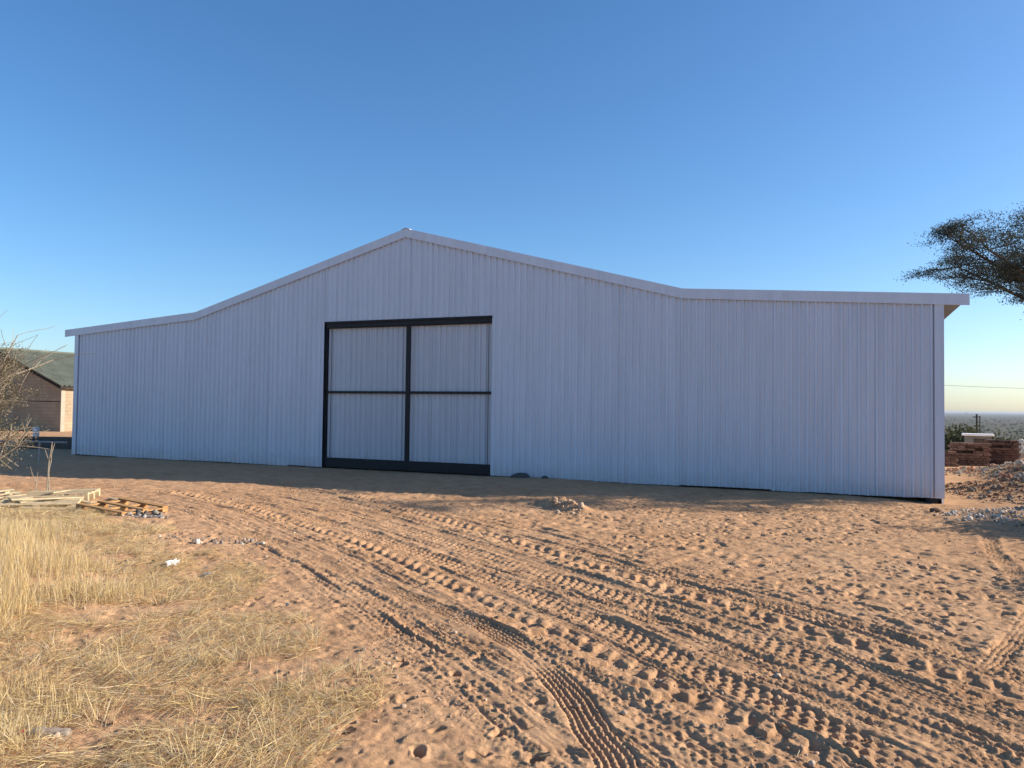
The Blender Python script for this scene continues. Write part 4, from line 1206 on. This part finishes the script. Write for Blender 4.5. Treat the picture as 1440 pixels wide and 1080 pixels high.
# ------------------------------------------------------------------ brick stacks, hut, poles on the right
def brick_stack(x, y, rz, nx, ny, nz, label, seed, ragged=0):
    random.seed(seed)
    z = macro(x, y).item()
    t = tag(empty('brick_stack', (x, y, z), rz), label, 'bricks', 'brick stacks behind the shed corner')
    bl, bw, bh = 0.222, 0.106, 0.073
    for k in range(nz):
        mb = MB()
        for i in range(nx):
            for j in range(ny):
                if k >= nz - ragged and random.random() < 0.35: continue
                jx, jy = random.gauss(0, 0.004), random.gauss(0, 0.004)
                sh = 0.5 * (bl + 0.008) * (k % 2)
                x0 = (i - nx / 2) * (bl + 0.008) + jx - sh * 0.5; y0 = (j - ny / 2) * (bw + 0.006) + jy
                mb.box(x0, x0 + bl, y0, y0 + bw, k * (bh + 0.012), k * (bh + 0.012) + bh)
        if mb.v:
            mb.build('brick_course', M_BRICK, t)
brick_stack(15.65, 26.3, R(-24), 5, 6, 9, 'wide dark red brick stack right of the shed corner', 1, 4)
brick_stack(16.98, 26.6, R(-24), 4, 6, 10, 'tall square red brick stack right of the wide stack', 2, 3)
brick_stack(15.3, 28.4, R(-20), 4, 4, 8, 'low brick stack mostly hidden behind the wide stack', 3, 2)
brick_stack(14.45, 25.6, R(-28), 3, 4, 6, 'low broken brick stack nearest the shed wall', 4, 3)

hx, hy = 25.1, 41.5
hut = tag(empty('small_hut', (hx, hy, macro(hx, hy).item()), R(-30)), 'small grey hut with flat white roof behind the brick stacks', 'hut')
top = 0.55 - hut.location[2]
mb = MB(); mb.box(-0.62, 0.62, -0.62, 0.62, -0.5, top); mb.build('wall', M_GREY, hut)
mb = MB(); mb.box(-0.74, 0.74, -0.74, 0.74, top + 0.002, top + 0.10); mb.build('roof', M_WHITE, hut, 0.01)
mb = MB(); mb.box(-0.2, 0.4, -0.635, -0.622, top - 1.0, top - 0.15); mb.build('door', M_POLE, hut)

def pole(x, y, h, r_, label, arm=True, group=None):
    z = macro(x, y).item()
    t = tag(empty('utility_pole', (x, y, z)), label, 'pole', group)
    mb = MB(); mb.tube([(0, 0, -0.5), (0, 0, h * 0.5), (0.02, 0, h)], [r_, r_ * 0.85, r_ * 0.7], 8); mb.build('shaft', M_POLE, t)
    if arm:
        mb = MB(); mb.box(-0.5, 0.5, -0.05, 0.05, h - 0.45, h - 0.33); mb.build('crossarm', M_POLE, t)
    return t
for (x, y, top_, lb) in ((62.3, 103.2, 1.55, 'thick dark pole of the twin poles beyond the hut'), (62.95, 103.6, 1.3, 'thin dark pole of the twin poles beyond the hut')):
    pole(x, y, top_ - macro(x, y).item(), 0.17 if 'thick' in lb else 0.09, lb, 'thick' in lb, 'twin poles beyond the hut')
# wire crossing the sky low on the right
pole(30, 92, 6.6 - macro(30, 92).item(), 0.14, 'slim pole behind the shed carrying the thin wire', True)
pole(98, 92, 6.2 - macro(98, 92).item(), 0.14, 'slim pole far right carrying the thin wire', True)
mb = MB()
pts = []
for k in range(25):
    q = k / 24; pts.append((30 + 68 * q, 92, 6.5 - 0.4 * q - 1.6 * (1 - (2 * q - 1) ** 2)))
mb.tube(pts, [0.016] * 25, 4)
tag(mb.build('overhead_wire', M_POLE), 'thin overhead wire crossing the sky low at right', 'wire')

# ------------------------------------------------------------------ things left of the shed
mb = MB(); mb.tube([(-17.2, 22.9, 0.62), (-15.0, 22.9, 0.60), (-13.2, 22.9, 0.58)], [0.028] * 3, 8)
rail = tag(empty('pipe_rail', (-15.2, 22.9, gz(-15.2, 22.9))), 'low galvanised pipe rail left of the shed', 'rail')
o = mb.build('pipe', M_GALV, rail); o.location = (15.2, -22.9, -rail.location[2])
for xx in (-16.2, -14.0):
    mb = MB(); mb.tube([(xx + 15.2, 0, -0.3), (xx + 15.2, 0, 0.57)], [0.025, 0.025], 8); mb.build('post', M_GALV, rail)
mb = MB()
lw = tag(empty('block_ledge', (-16.4, 29.2, gz(-16.4, 29.2))), 'low dark block ledge in the shade left behind the shed', 'ledge')
for k_ in range(4):
    for j_ in range(10):
        m2 = MB(); x_ = -2.3 + j_ * 0.46 + 0.23 * (k_ % 2)
        m2.box(x_ + 0.006, x_ + 0.454, -0.1, 0.1, k_ * 0.12 - 0.02, k_ * 0.12 + 0.092)
        m2.build('block', M_DARKBLOCK, lw)
drum = tag(empty('white_drum', (-18.0, 29.2, gz(-18.0, 29.2) + 0.453)), 'small white plastic drum standing on the low dark ledge', 'drum')
prof = [(0.0, 0.16), (0.03, 0.18), (0.25, 0.185), (0.27, 0.175), (0.5, 0.18), (0.53, 0.16), (0.54, 0.05)]
v, f = [], []
nseg = 18
for (z, r_) in prof:
    for k in range(nseg):
        a = 2 * math.pi * k / nseg; v.append((0.6 * r_ * math.cos(a), 0.6 * r_ * math.sin(a), 0.65 * z))
for i in range(len(prof) - 1):
    for k in range(nseg): f.append((i * nseg + k, i * nseg + (k + 1) % nseg, (i + 1) * nseg + (k + 1) % nseg, (i + 1) * nseg + k))
f.append(tuple((len(prof) - 1) * nseg + k for k in range(nseg)))
me = bpy.data.meshes.new('barrel'); me.from_pydata(v, [], f); me.materials.append(M_WHITE)
link('barrel', me, drum)
# pale dead branch
random.seed(14)
br = tag(empty('dead_branch', (-9.35, 14.4, gz(-9.35, 14.4))), 'pale dead branch sticking out of the dry bush', 'branch')
mb = MB(); tips = []
mb.tube([(-0.5, 0.1, 0.55), (-0.2, 0.0, 0.72), (0.1, 0.05, 0.95), (0.28, 0.0, 1.2), (0.42, 0.02, 1.32)], [0.022, 0.02, 0.016, 0.012, 0.007], 6)
mb.tube([(-0.45, 0.1, 0.0), (-0.5, 0.1, 0.55)], [0.026, 0.022], 6)
mb.tube([(-0.2, 0.0, 0.72), (-0.12, 0.05, 1.05), (0.0, 0.0, 1.25), (0.02, 0, 1.38)], [0.017, 0.014, 0.010, 0.005], 5)
for q in ((0.1, 0.05, 0.95), (0.28, 0, 1.2), (-0.12, 0.05, 1.05)):
    for _ in range(3): grow(mb, q, (random.gauss(0.4, 0.5), random.gauss(0, 0.4), 0.7), 0.25, 0.006, 1, tips, 0.6, 0, 0, 3, 3, 0.6, 4)
mb.build('branch', M_TWIG, br)

# ------------------------------------------------------------------ haze over the plain
mb = MB(); mb.box(-42000, 42000, -42000, 42000, -60, 12)
me = mb.mesh('haze')
hm_ = bpy.data.materials.new('haze'); hm_.use_nodes = True
nt = hm_.node_tree; nt.nodes.clear()
pv = nt.nodes.new('ShaderNodeVolumePrincipled'); pv.inputs['Color'].default_value = (0.50, 0.57, 0.68, 1)
pv.inputs['Density'].default_value = 0.00005; pv.inputs['Anisotropy'].default_value = 0.2
ou = nt.nodes.new('ShaderNodeOutputMaterial'); nt.links.new(pv.outputs[0], ou.inputs['Volume'])
me.materials.append(hm_)
tag(link('haze', me), 'pale blue haze over the distant plain', 'haze', kind='stuff')
